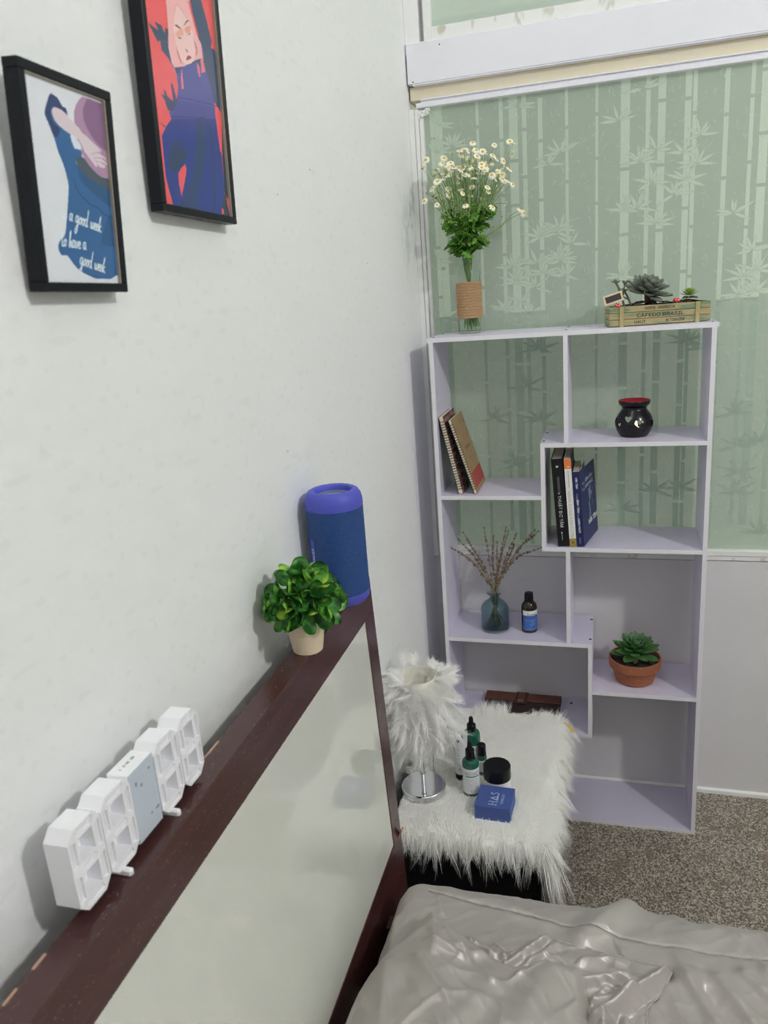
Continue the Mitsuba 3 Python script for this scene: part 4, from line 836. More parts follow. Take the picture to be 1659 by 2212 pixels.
X = np.array([[(C[0] + 0.0182 * math.cos(q), C[1] + 0.0182 * math.sin(q), C[2] + s) for s in (0.0390, 0.0425)] for q in np.linspace(AC - 0.2, AC + 1.2, 12)]); put('toner_bottle__stripe', grid_mesh(X), 'print_grey')
put('toner_bottle__lettering', wrapped_words('MIRACLE', 0.0026, C, 0.0181, C[2] + 0.0515, AC + 0.62), 'print_dark'); put('toner_bottle__lettering', wrapped_words('TONER', 0.0026, C, 0.0181, C[2] + 0.0470, AC + 0.55), 'print_dark')
C = (0.1825, -0.4395, 0.309)
tag('vial', 'tiny black-capped bottle between the green bottles and the jar', 'bottle')
bottle('vial__bottle', C, [(0, 0), (0.0098, 0), (0.0104, 0.001), (0.0104, 0.038), (0.0096, 0.0425), (0.0080, 0.0445), (0, 0.0445)], 'green_glass')
put('vial__label', lathe([(0.0104, 0.006), (0.01062, 0.0062), (0.01062, 0.0328), (0.0104, 0.033)], 48, C), 'label_white', 30)
bottle('vial__cap', C, [(0.0080, 0.0435), (0.0092, 0.0435), (0.0092, 0.0480), (0.0088, 0.0490), (0.0088, 0.0660), (0.0078, 0.0675), (0, 0.0675)], 'black_plastic')
small_lines('vial__fine_print', C, 0.01065, [C[2] + z for z in (0.029, 0.026, 0.022, 0.019, 0.016, 0.013, 0.010)], 0.008, 0.0009, seed=6)
C = (0.2210, -0.487, 0.309)
tag('cream_jar', 'white cream jar with a wide black lid behind the blue box', 'jar')
bottle('cream_jar__jar', C, [(0, 0), (0.0262, 0), (0.0272, 0.002), (0.0272, 0.026), (0.0255, 0.029), (0, 0.029)], 'tube_white')
bottle('cream_jar__lid', C, [(0.0262, 0.0265), (0.0280, 0.0268), (0.0280, 0.0520), (0.0272, 0.0535), (0.0255, 0.0540), (0.0252, 0.0534), (0, 0.0534)], 'black_plastic')
C = np.array((0.1415, -0.463, 0.309))
tag('cleanser_tube', 'white tube standing on its black cap under the feather shade', 'tube')
bottle('cleanser_tube__cap', C, [(0, 0), (0.0118, 0), (0.0122, 0.001), (0.0118, 0.0120), (0, 0.0120)], 'black_plastic')
tt = np.linspace(0, 1, 14); th = np.linspace(0, 2 * PI, 41)
X = np.array([[(C[0] + (0.0124 + 0.0045 * t) * math.cos(q), C[1] + 0.0124 * (1 - t ** 1.3 * 0.93) * math.sin(q), C[2] + 0.0120 + 0.098 * t) for q in th] for t in tt])
put('cleanser_tube__tube', grid_mesh(X), 'tube_white', True)
def on_tube(m, a, z):                                                # lays flat print on the front of the tube
    v = m.vertices.copy(); t = np.clip((z + v[:, 1] - 0.012) / 0.098, 0, 1); x = a + v[:, 0]; ry = 0.0124 * (1 - t ** 1.3 * 0.93); rx = 0.0124 + 0.0045 * t
    m.vertices = np.column_stack([C[0] + x, C[1] - ry * np.sqrt(np.clip(1 - (x / rx) ** 2, 0, 1)) - 0.0003, C[2] + z + v[:, 1]]); return m
dm = sg.Polygon([(0, 0.005), (0.0045, 0), (0, -0.005), (-0.0045, 0)])
for a, z in ((-0.003, 0.088), (0.0035, 0.096)): put('cleanser_tube__emblem', on_tube(trimesh.creation.extrude_polygon(dm, 0.0001, engine='earcut'), a, z), 'print_dark')
for k, (z, w) in enumerate([(0.078, .004), (0.072, .005), (0.067, .006), (0.060, .004), (0.054, .006), (0.048, .007), (0.042, .005), (0.036, .006)]):
    put('cleanser_tube__fine_print', on_tube(trimesh.creation.extrude_polygon(sg.box(0, 0, w, 0.0013), 0.0001, engine='earcut'), -0.006, z), 'print_grey')
put('cleanser_tube__lettering', on_tube(meshkit.text_mesh('6', 0.006, 0.0001), -0.003, 0.022), 'print_dark')
# blue jewellery box
def blue_card(p, n, uv):
    return mix((0.045, 0.080, 0.27), (0.060, 0.10, 0.32), fbm(p.x * 400, p.y * 400, p.z * 400, 2))
mat('blue_card', proc(blue_card), 0.55)
mat('silver_foil', (0.42, 0.50, 0.72), 0.35)
tag('jewelry_box', 'small dark blue cardboard box with silver lettering on the fur', 'box')
ca, sa = math.cos(-0.03), math.sin(-0.03); BX = np.array([ca, sa, 0]); BY = np.array([-sa, ca, 0]); BO = np.array([0.1905, -0.5905, 0.308])
M = np.stack([BX, BY, [0, 0, 1]], 1)
put('jewelry_box__lid', mv(box(0, 0.0695, 0, 0.0680, 0.0290, 0.0300, 0.0004), M, BO), 'blue_card')
put('jewelry_box__tray', mv(box(0.0004, 0.0691, 0.0004, 0.0676, 0.0, 0.0287, 0.0004), M, BO), 'blue_card')
O = BO + BX * 0.028 + BY * 0.008 + np.array([0, 0, 0.0301])
H_ = 0.0165
hs = so.unary_union([sg.box(0.0012, 0, 0.0030, H_), sg.box(0.0100, 0, 0.0118, H_), sg.box(0.0030, H_ * .47, 0.0100, H_ * .53), sg.box(0, 0, .0044, .0007), sg.box(.0086, 0, .0132, .0007), sg.box(0, H_ - .0007, .0044, H_), sg.box(.0086, H_ - .0007, .0132, H_)])
tri = sg.Polygon([(0.0150, 0), (0.0300, 0), (0.0215, H_)]).difference(sg.Polygon([(0.0188, 0.0030), (0.0266, 0.0030), (0.0213, H_ - 0.0055)]))
sl = sg.LineString(catmull([(0.0395, 0.0135), (0.0372, 0.0160), (0.0335, 0.0140), (0.0345, 0.0105), (0.0385, 0.0065), (0.0385, 0.0025), (0.0345, 0.0003), (0.0318, 0.0030)], 8)).buffer(0.0008)
put('jewelry_box__logo', prism(so.unary_union([hs, tri, sl]), 0, 0.0002, O + BX * 0.014, BY, -BX), 'silver_foil')
put('jewelry_box__lettering', words('JEWELRY', 0.0052, O + BX * 0.0250 + BY * 0.006, BY, -BX, 0.0002, squeeze=0.95), 'silver_foil')

# ---------------------------------------------------------------- on top of the shelf: bottle vase with chamomile
scene['clear_glass'] = {'type': 'dielectric', 'int_ior': 1.45, 'ext_ior': 1.0, 'specular_transmittance': rgb(0.95, 0.985, 0.955)}
VC = np.array([0.1292, -0.052, 1.2])
tag('bottle_vase', 'clear glass bottle vase with a band of jute twine', 'vase')
outer_ = [(0, 0.0), (0.0235, 0.0), (0.0255, 0.0020), (0.0262, 0.006), (0.0262, 0.118), (0.0255, 0.130), (0.0225, 0.142), (0.0172, 0.151), (0.0150, 0.156), (0.0148, 0.163), (0.0163, 0.1640), (0.0166, 0.1675), (0.0158, 0.1690)]
inner_ = [(0.0138, 0.1685), (0.0136, 0.156), (0.0160, 0.1505), (0.0212, 0.1410), (0.0238, 0.130), (0.0244, 0.118), (0.0244, 0.008), (0.0225, 0.0055), (0, 0.0050)]
put('bottle_vase__glass', lathe(outer_ + inner_, 64, VC), 'clear_glass', 40)
mat('twine', proc(lambda p, n, uv: mix((0.30, 0.175, 0.085), (0.56, 0.37, 0.21), fbm(p.x * 500 + p.y * 500, p.z * 1300, 3, 3))), 0.85)
rs = np.random.default_rng(31); ms = []; n_t = 34
th = np.linspace(0, n_t * 2 * PI, n_t * 26); zt = 0.0345 + 0.0775 * th / th[-1]
P = np.stack([VC[0] + (0.0276 + 0.0004 * np.sin(th * 3.7)) * np.cos(th - 1.9), VC[1] + (0.0276 + 0.0004 * np.sin(th * 3.7)) * np.sin(th - 1.9), VC[2] + zt + 0.0005 * np.sin(th * 0.37 + 1) + 0.0003 * rs.normal(size=len(th))], 1)
put('bottle_vase__twine', tube(P, 0.00155, 6), 'twine', True)
put('bottle_vase__twine__core', lathe([(0.0266, 0.034), (0.0273, 0.034), (0.0273, 0.113), (0.0266, 0.113)], 48, VC), 'twine', 30)
Pf, Wf, Sf = [], [], []
for _ in range(260):
    a = 2 * PI * rs.random(); z = 0.035 + 0.078 * rs.random(); d = np.array([math.cos(a), math.sin(a), 0]); b = VC + d * 0.0284 + [0, 0, z]; q = np.linspace(0, 1, 4)[:, None]
    tg = np.array([-math.sin(a), math.cos(a), 0]) * rs.normal() + [0, 0, rs.normal() * 0.5] + d * 0.7 * rs.random()
    Pf.append(b + tg * 0.004 * q + d * 0.0015 * q * (1 - q)); Wf.append(np.full(4, 0.00022)); Sf.append([0, 0, 1])
put('bottle_vase__twine__fuzz', ribbons(np.array(Pf), np.array(Wf), np.array(Sf, float)), 'twine'); labels['bottle_vase__twine__fuzz'] = {'kind': 'stuff'}
mat('stem_green', (0.17, 0.31, 0.065), 0.5)
mat('stem_pale', (0.28, 0.42, 0.13), 0.5)
def fresh_leaf(p, n, uv):
    g = fbm(p.x * 120, p.y * 120, p.z * 120, 2)
    return mix((0.065, 0.19, 0.026), (0.19, 0.40, 0.060), smoothstep(0.3, 0.7, g))
mat('fresh_leaf', proc(fresh_leaf), 0.5)
mat('petal', (0.90, 0.88, 0.74), 0.6)
mat('yellow_disc', proc(lambda p, n, uv: mix((0.55, 0.33, 0.03), (0.80, 0.60, 0.08), noise(p.x * 1500, p.y * 1500, p.z * 1500))), 0.7)
mat('bud', (0.25, 0.33, 0.12), 0.6)
def daisy(R, droop, n=13):
    """Petals along the local z axis, and the disc."""
    ms = []
    for j in range(n):
        a = 2 * PI * j / n + rs.normal() * 0.06; L = R * (0.92 + 0.12 * rs.random()); t = np.linspace(0, 1, 5)[:, None]; s = np.array([-1, 0, 1])[None]
        w = R * 0.19 * np.array([.5, .9, 1.05, .95, .35])[:, None]; r = R * 0.30 + (L - R * 0.30) * t
        X = np.stack([r + 0 * s, w * s, (0.10 - droop * t ** 2) * R + 0.05 * R * s ** 2], -1) @ rot([0, 0, 1], a).T
        ms.append(grid_mesh(X))
    D = lathe([(R * 0.36, 0.02 * R), (R * 0.36, 0.12 * R), (R * 0.27, 0.24 * R), (R * 0.13, 0.31 * R), (0, 0.33 * R)], 14)
    cal = lathe([(0, -0.12 * R), (R * 0.24, -0.05 * R), (R * 0.36, 0.05 * R)], 10)
    return cat(*ms), D, cal
def lobed_leaf(L, W, bend):
    """A cut leaf: a stalk, a three-toothed end lobe and two pairs of toothed side lobes."""
    ms = []
    def lobe(x, a, l, w):
        X = leaf_grid(l, w, 0.12, 0.3, 6, 5, 0.8); ms.append(mv(grid_mesh(X), rot([0, 0, 1], a), (x, 0, 0)))
    lobe(0.0, 0.0, L, W * 0.34); lobe(L * 0.60, 0.0, L * 0.42, W * 0.55)
    for x, a, l, w in ((0.64, 0.75, 0.42, 0.34), (0.44, 0.95, 0.52, 0.40), (0.50, 0.60, 0.45, 0.30), (0.27, 1.15, 0.40, 0.32), (0.32, 0.75, 0.40, 0.26)):
        for sgn in (-1, 1): lobe(L * x, sgn * a, L * l * (0.9 + 0.2 * rs.random()), W * w)
    m = cat(*ms); v = m.vertices; v[:, 2] += -bend * v[:, 0] ** 2 / L + 0.12 * np.abs(v[:, 1]) + 0.0012 * np.sin(v[:, 0] * 420 + v[:, 1] * 300)
    m.vertices = v; return m
FL_LABEL = 'white chamomile spray massed in the middle of the bouquet in the twine-wrapped bottle'
EX_LABEL = ['chamomile spray leaning furthest left, its two daisies before the window post', 'chamomile spray with two daisies at the right edge of the bouquet crown', 'long chamomile spray drooping low to the right, clear of the bouquet', 'tallest chamomile spray with three daisies at the top of the bouquet',
            'chamomile spray with a pair of daisies at the top right of the bouquet', 'single chamomile daisy just under the pair at the top right', 'single chamomile daisy between the tallest spray and the top right pair']
neck = VC + [0, 0, 0.165]
def spray(tips, leafy=0, lab=None):
    key = 'chamomile'; k = 1
    while key in labels: key = f'chamomile_{k:03d}'; k += 1
    tag(key, lab or FL_LABEL, 'flower', 'chamomile sprays in the bottle vase')
    tips = [np.array(t) for t in tips]; m = np.mean(tips, 0); a = rs.random() * 2 * PI; r = 0.010 * math.sqrt(rs.random())
    n0 = neck + [r * math.cos(a), r * math.sin(a), 0]; b0 = VC + np.array([-r * 1.6 * math.cos(a) + rs.normal() * 0.003, -r * 1.6 * math.sin(a) + rs.normal() * 0.003, 0.007 + 0.03 * rs.random()])
    fork = n0 + (m - n0) * 0.62 + [0, 0, 0.004]
    out_dir = fork - n0
    main = catmull([b0, VC + [r * .2, 0, 0.10], n0 - [0, 0, 0.01], n0 + out_dir * 0.45 * [0.75, 0.75, 1.05], fork], 7)
    ms = [tube(main, np.linspace(0.0012, 0.0007, len(main)), 5)]
    for tip in tips:
        ctl = fork + (tip - fork) * 0.5 + [0, 0, 0.010]; ms.append(tube(bez([fork, ctl, tip], 7), np.linspace(0.0006, 0.00042, 7), 4))
    for _ in range(leafy and 5):
        f0 = main[int(len(main) * (0.74 + 0.22 * rs.random()))]; e = f0 + rs.normal(0, 1, 3) * [0.016, 0.014, 0.010] + [0, 0, 0.024]; ms.append(tube(bez([f0, (f0 + e) / 2 + [0, 0, .004], e], 5), 0.0004, 4))
        put(key + '__bud', mv(trimesh.creation.icosphere(1, 0.0019), t=e), 'bud', True)
    put(key + '__stem', cat(*ms), 'stem_green' if rs.random() < 0.6 else 'stem_pale', True)
    for tip in tips:
        d = (tip - fork) / np.linalg.norm(tip - fork); d = d * 0.55 + np.array([0.14, -0.45, 0.45]) * (0.7 + 0.5 * rs.random()) + rs.normal(0, 0.42, 3); d /= np.linalg.norm(d)
        M = aim(np.cross(d, [0.3, 0.2, 1.0]), 0, d); M = np.stack([M[:, 0], np.cross(d, M[:, 0]), d], 1)
        A, D, K = daisy(0.0080 * (0.82 + 0.32 * rs.random()), 0.10 + 0.6 * rs.random() ** 2)
        k = put(key + '__flower', mv(A, M, tip), 'petal'); put(k + '__disc', mv(D, M, tip), 'yellow_disc', True); put(k + '__calyx', mv(K, M, tip), 'stem_pale', True)
    for _ in range(leafy):
        q = 0.42 + 0.5 * rs.random(); p = main[int(len(main) * q)]
        if p[2] < VC[2] + 0.172: p = n0 + out_dir * (0.02 + 0.60 * rs.random() ** 1.2)
        aa = rs.random() * 2 * PI; out = p - (VC + [0, 0, p[2] - VC[2]]); d = np.array([math.cos(aa), math.sin(aa) * 0.8, 0]) * 0.95 + out * 24; d[2] = 0.15 + 0.7 * rs.random(); d /= np.linalg.norm(d)
        X = lobed_leaf(0.024 + 0.016 * rs.random(), 0.021 + 0.010 * rs.random(), 0.1 + 0.7 * rs.random())
        V = p + X.vertices @ aim(d, rs.normal() * 0.9).T
        V[:, 1] = np.minimum(V[:, 1], 0.012); V[:, 0] = np.maximum(V[:, 0], 0.036)
        put(key + '__leaf', trimesh.Trimesh(V, X.faces, process=False), 'fresh_leaf', True)
# single heads that stand out in the photograph, then the crown between them
EX = [[(0.0395, -0.062, 1.5578), (0.046, -0.05, 1.576)], [(0.2265, -0.05, 1.5376), (0.214, -0.045, 1.556)], [(0.2476, -0.05, 1.4539), (0.255, -0.045, 1.447)], [(0.149, -0.04, 1.600), (0.128, -0.035, 1.592), (0.120, -0.04, 1.588)],
      [(0.2354, -0.035, 1.590), (0.227, -0.03, 1.595)], [(0.232, -0.03, 1.570)], [(0.194, -0.03, 1.592)]]
for e, lab in zip(EX, EX_LABEL): spray(e, 1, lab)
for k in range(36):
    a = k * 2.39996; R_ = math.sqrt((k + 0.5) / 36); cxy = np.array([0.136 + 0.090 * R_ * math.cos(a), -0.056 + 0.054 * R_ * math.sin(a)])
    tips = []
    for _ in range(3 + int(rs.random() < 0.5)):
        q = cxy + rs.normal(0, 1, 2) * [0.012, 0.011]; q[1] = min(q[1], 0.004); q[0] = min(max(q[0], 0.042), 0.234); rr = math.hypot((q[0] - 0.136) / 0.10, (q[1] + 0.054) / 0.07)
        tips.append((q[0], q[1], 1.588 - 0.055 * rr ** 2 - 0.045 * rs.random() ** 1.5 - (0.055 * rs.random() if rs.random() < 0.35 else 0)))
    spray(tips, 3 if k % 3 else 4)

# ---------------------------------------------------------------- planter crate
def crate_wood(p, n, uv):
    g = fbm(p.x * 40, p.y * 40, p.z * 420, 3); h = fbm(p.x * 22 + 4, p.y * 9, p.z * 90, 3)
    return mix(mix((0.30, 0.245, 0.115), (0.42, 0.36, 0.19), g), (0.16, 0.225, 0.125), smoothstep(0.42, 0.66, h))
mat('crate_wood', proc(crate_wood), 0.6)
mat('batten_wood', proc(lambda p, n, uv: mix((0.33, 0.27, 0.12), (0.44, 0.37, 0.18), fbm(p.x * 260, p.y * 260, p.z * 40, 3))), 0.6)
mat('black_ink', (0.035, 0.028, 0.020), 0.6)
mat('potting_soil', proc(lambda p, n, uv: mix((0.012, 0.009, 0.007), (0.05, 0.038, 0.028), noise(p.x * 700, p.y * 700, p.z * 700))), 0.95)
ck = math.radians(8.5); CX_, CY_ = np.array([math.cos(ck), math.sin(ck), 0]), np.array([-math.sin(ck), math.cos(ck), 0]); CO = np.array([0.4352, -0.139, 1.2003]); CM = np.stack([CX_, CY_, [0, 0, 1]], 1)
CL_, CD, CH = 0.2000, 0.066, 0.0405
def crate(key, x0, x1, y0, y1, z0, z1, m='crate_wood', b=0.0005): return put('planter_crate__' + key, mv(box(x0, x1, y0, y1, z0, z1, b), CM, CO), m)
tag('planter_crate', 'little green wooden planter crate with black coffee lettering on the shelf', 'planter')
for k in range(3):
    z0, z1 = 0.001 + 0.0133 * k, 0.0136 + 0.0133 * k
    crate('slat', 0, CL_, 0, 0.003, z0, z1); crate('slat', 0, CL_, CD - 0.003, CD, z0, z1)
    crate('slat', 0, 0.003, 0.0032, CD - 0.0032, z0, z1); crate('slat', CL_ - 0.003, CL_, 0.0032, CD - 0.0032, z0, z1)
crate('bottom', 0.003, CL_ - 0.003, 0.003, CD - 0.003, 0.001, 0.004)
for x in (0.0200, 0.1700): crate('batten', x, x + 0.0085, -0.0032, 0.0, -0.0002, CH + 0.0002, 'batten_wood'); crate('batten', x, x + 0.0085, CD, CD + 0.003, -0.0002, CH + 0.0002, 'batten_wood')
for txt, x, z, h, sq in (('100%  ARABICA', 0.0700, 0.0315, 0.0051, 1.08), ('CAFEDO BRASIL', 0.0540, 0.0172, 0.0066, 1.30), ('HAUT', 0.0495, 0.0050, 0.0052, 1.15), ("N'73843W", 0.1120, 0.0052, 0.0052, 1.0)):
    put('planter_crate__lettering', words(txt, h, CO + CX_ * x + [0, 0, z] - CY_ * 0.0002, CX_, (0, 0, 1), 0.0002, True, squeeze=sq), 'black_ink')
rs = np.random.default_rng(41)
u = np.linspace(0.0035, CL_ - 0.0035, 60); v = np.linspace(0.0035, CD - 0.0035, 24); A, Bv = np.meshgrid(u, v, indexing='ij')
Z = 0.033 + 0.007 * meshkit.fbm(np.stack([A * 120, Bv * 120, A * 0], -1), 3, 3) + 0.010 * np.exp(-((A - 0.085) / 0.05) ** 2) + 0.006 * np.exp(-((A - 0.17) / 0.02) ** 2)
put('planter_crate__soil', grid_mesh((CO + np.stack([A, Bv, Z], -1) @ CM.T)), 'potting_soil')
def rosette(key, c, n, L0, L1, w, th, e0, e1, m, tilt=(0, 0, 1), cup=0.10, m_in=None, tip=1.0, curl=-0.25, ph=0.0):
    """Succulent: leaves in golden-angle order, the outer ones long and low, the inner ones short and upright."""
    up = np.array(tilt, float); up /= np.linalg.norm(up); a1 = np.cross(up, [0.2, 1, 0]); a1 /= np.linalg.norm(a1); a2 = np.cross(up, a1)
    for i in range(n):
        q = i / max(1, n - 1); a = i * 2.39996 + ph; e = e0 + (e1 - e0) * q; L = L0 + (L1 - L0) * q ** 1.2
        d = (a1 * math.cos(a) + a2 * math.sin(a)) * math.cos(e) + up * math.sin(e)
        g = thick_leaf(L, w * (0.45 + 0.55 * L / L0), th * (0.5 + 0.5 * L / L0), cup, curl * (1 - q * 0.4), 10, 7, tip)
        V = np.array(c) + up * (0.010 * q * L0 / 0.03) + g.vertices @ aim(d, 0, up).T
        put(key + '__leaf', trimesh.Trimesh(V, g.faces, process=False), (m_in if (m_in and q > 0.55) else m), True)
mat('grey_leaf', proc(lambda p, n, uv: mix((0.12, 0.145, 0.115), (0.235, 0.265, 0.215), fbm(p.x * 90, p.y * 90, p.z * 90, 2))), 0.5)
mat('fresh_rosette', (0.24, 0.42, 0.06), 0.45)
mat('dry_leaf', (0.10, 0.055, 0.040), 0.7)
at_c = lambda x, y, z: CO + CX_ * x + CY_ * y + np.array([0, 0, z])
tag('grey_succulent', 'large grey-green rosette succulent in the middle of the wooden crate', 'succulent')
rosette('grey_succulent', at_c(0.081, 0.034, 0.062), 40, 0.053, 0.016, 0.0255, 0.0040, -0.08, 1.10, 'grey_leaf', (0.30, -0.30, 0.9), 0.14, tip=1.25)
put('grey_succulent__stem', tube([at_c(0.083, 0.032, 0.030), at_c(0.081, 0.034, 0.064)], 0.006, 8), 'dry_leaf', True)
for k in range(7):
    a = 2 * PI * k / 7; X = leaf_grid(0.020, 0.012, 0.2, 1.3); put('grey_succulent__leaf', grid_mesh(at_c(0.088, 0.028, 0.050) + X @ aim((math.cos(a), math.sin(a), -0.25)).T), 'dry_leaf' if k % 3 else 'grey_leaf', True)
tag('green_succulent', 'tiny bright green rosette on dry leaves at the right end of the crate', 'succulent')
rosette('green_succulent', at_c(0.1655, 0.033, 0.053), 30, 0.0185, 0.009, 0.0060, 0.0014, 0.10, 1.2, 'fresh_rosette', cup=0.1)
for k in range(14):
    a = 2.4 * k; X = leaf_grid(0.013 + 0.005 * rs.random(), 0.007, 0.2, 0.5); put('green_succulent__dry_leaf', grid_mesh(at_c(0.1655, 0.033, 0.046 + 0.004 * rs.random()) + X @ aim((math.cos(a), math.sin(a), 0.05 + 0.3 * rs.random())).T), 'dry_leaf', True)
mat('branch', (0.13, 0.125, 0.085), 0.7)
tag('branching_succulent', 'thin branching succulent with small green leaf tips at the left of the crate', 'succulent')
for pts, r in (([(0.036, 0.030, 0.034), (0.030, 0.029, 0.055), (0.022, 0.028, 0.078), (0.0165, 0.028, 0.088)], 0.0022), ([(0.030, 0.029, 0.052), (0.032, 0.029, 0.070), (0.036, 0.030, 0.085)], 0.0015), ([(0.050, 0.026, 0.034), (0.043, 0.025, 0.052), (0.034, 0.024, 0.070)], 0.0019), ([(0.043, 0.025, 0.052), (0.033, 0.024, 0.058), (0.027, 0.024, 0.061)], 0.0012)):
    put('branching_succulent__branch', tube(catmull([at_c(*q) for q in pts], 6), r, 7), 'branch', True)
    e = at_c(*pts[-1])
    for k in range(6):
        a = 2 * PI * k / 6 + rs.random(); g = thick_leaf(0.0115, 0.0058, 0.0022, 0.1, -0.4, 7, 5); put('branching_succulent__leaf', trimesh.Trimesh(e + g.vertices @ aim((math.cos(a), math.sin(a), 0.25 + 0.35 * rs.random())).T, g.faces, process=False), 'grey_leaf' if k % 3 else 'bud', True)
mat('red_gloss', (0.60, 0.03, 0.035), 0.2); mat('white_gloss', (0.85, 0.83, 0.80), 0.25)
for key, q, lab in (('toy_mushroom', (0.0165, 0.006, 0.0375), 'red spotted toy mushroom under the small chalkboard sign'), ('toy_mushroom_001', (0.1345, 0.008, 0.0400), 'red and white toy mushroom beside the bright green rosette')):
    c = at_c(*q); tag(key, lab, 'ornament')
    put(key + '__cap', lathe([(0.0030, 0.0025), (0.0070, 0.0025), (0.0074, 0.0040), (0.0062, 0.0075), (0.0035, 0.0098), (0, 0.0105)], 24, c), 'red_gloss', 50)
    put(key + '__stalk', lathe([(0, -0.002), (0.0030, -0.002), (0.0032, 0.0026), (0, 0.0026)], 14, c), 'white_gloss', 30)
    for a, r, z in ((-1.9, 0.0061, 0.0070), (-0.9, 0.0066, 0.0060), (-1.4, 0.0035, 0.0096)): put(key + '__spot', mv(trimesh.creation.icosphere(1, 0.0013), t=c + [r * math.cos(a), r * math.sin(a), z]), 'white_gloss', True)
mat('pale_wood', (0.68, 0.52, 0.36), 0.5); mat('chalkboard', (0.022, 0.024, 0.024), 0.55)
tag('chalkboard_sign', 'mini chalkboard sign in a pale wooden frame stuck in the crate', 'sign')
SM = CM @ rot([0, 1, 0], -0.27) @ rot([1, 0, 0], -0.1); so_ = at_c(-0.0075, 0.002, 0.0450)
rr_ = sg.box(0, 0, 0.0355, 0.0165).buffer(0.0018, 6); ri_ = sg.box(0.0028, 0.0028, 0.0327, 0.0137).buffer(0.0008, 4)
put('chalkboard_sign__frame', prism(rr_.difference(ri_), 0, 0.003, so_, SM[:, 0], SM[:, 2]), 'pale_wood'); put('chalkboard_sign__board', prism(ri_, 0, 0.0022, so_, SM[:, 0], SM[:, 2]), 'chalkboard')
put('chalkboard_sign__stick', tube([so_ + SM[:, 0] * 0.0190 + SM[:, 1] * 0.0005, at_c(0.0135, 0.006, 0.026)], 0.0013, 6), 'pale_wood', True)

# ---------------------------------------------------------------- oil burner
def burner_glaze(p, n, uv): return mix((0.004, 0.004, 0.006), (0.008, 0.007, 0.009), noise(p.x * 200, p.y * 200, p.z * 200))
mat('black_glaze', proc(burner_glaze), 0.16, specular=0.35)
mat('red_glaze', (0.30, 0.012, 0.018), 0.22); mat('inner_clay', (0.16, 0.03, 0.022), 0.6)
BC = np.array([0.4885, -0.090, 0.9621])
tag('oil_burner', 'round black ceramic oil burner with heart-shaped holes and a red dish', 'oil burner')
po = [(0, 0), (0.024, 0), (0.029, 0.0015), (0.0355, 0.011), (0.0400, 0.024), (0.0396, 0.034), (0.0350, 0.046), (0.0280, 0.056), (0.0258, 0.0605), (0.0262, 0.064), (0.0250, 0.064)]
pi_ = [(0.0225, 0.062), (0.0232, 0.058), (0.0255, 0.053), (0.0318, 0.0435), (0.0358, 0.033), (0.0362, 0.024), (0.0318, 0.012), (0.0255, 0.004), (0, 0.004)]
def to_man(m): return m3.Manifold(m3.Mesh(np.asarray(m.vertices, np.float32), np.asarray(m.faces, np.uint32)))
pro = np.array([(0.0, 0.0)] + po[1:]); 
def refine_prof(p, n): 
    p = np.array(p); return [tuple(q) for q in catmull(p, n)]
body = to_man(lathe(refine_prof(po[:-1], 3) + [(0.0250, 0.064)] + refine_prof(pi_[:-1], 3) + [(0, 0.004)], 96))
hp = np.linspace(0, 2 * PI, 40)[:-1]; heart = np.stack([16 * np.sin(hp) ** 3, 13 * np.cos(hp) - 5 * np.cos(2 * hp) - 2 * np.cos(3 * hp) - np.cos(4 * hp)], 1) / 16
for a, z, s in ((-112, 0.0410, 0.0085), (-77, 0.0320, 0.0095), (-146, 0.0280, 0.0085), (-28, 0.030, 0.0085), (20, 0.034, 0.0085), (69, 0.0265, 0.0115), (108, 0.0310, 0.0110), (146, 0.0235, 0.0110), (188, 0.036, 0.0085)):
    q = sg.Polygon(heart * s).buffer(0); d = np.array([math.cos(math.radians(a)), math.sin(math.radians(a)), 0.0]); ex = np.cross([0, 0, 1.0], d)
    body = body - to_man(prism(q, 0.015, 0.06, (0, 0, z), ex, (0, 0, 1), d) if False else prism(q, 0.015, 0.06, (0, 0, z), ex, (0, 0, 1)))
bm = body.to_mesh(); put('oil_burner__body', trimesh.Trimesh(bm.vert_properties[:, :3] + BC, bm.tri_verts, process=False), 'black_glaze', 40)
put('oil_burner__dish', lathe([(0.0200, 0.062), (0.0262, 0.0645), (0.0315, 0.0690), (0.0335, 0.0735), (0.0335, 0.0770), (0.0325, 0.0782), (0.0316, 0.0778)], 72, BC), 'black_glaze', 40)
put('oil_burner__dish__bowl', lathe([(0.0317, 0.0779), (0.0290, 0.0735), (0.021, 0.0690), (0.010, 0.0672), (0, 0.0670)], 72, BC), 'red_glaze', True)
tag('tealight', 'small lit tealight candle inside the black oil burner', 'candle')
TL = BC + [0.004, -0.004, 0.0042]
put('tealight__cup', lathe([(0, 0), (0.0185, 0), (0.0188, 0.0125), (0.0182, 0.0125), (0.0182, 0.010), (0, 0.010)], 36, TL), 'speaker_metal', 30)
mat('wax', (0.85, 0.80, 0.66), 0.4)
put('tealight__wax', lathe([(0.0181, 0.0101), (0, 0.0102)], 24, TL), 'wax')
k = put('tealight__flame', lathe([(0, 0.0112), (0.0030, 0.0140), (0.0040, 0.0180), (0.0026, 0.0235), (0, 0.0300)], 16, TL), 'wax', True)
scene[k]['emitter'] = {'type': 'area', 'radiance': rgb(34, 20, 8)}

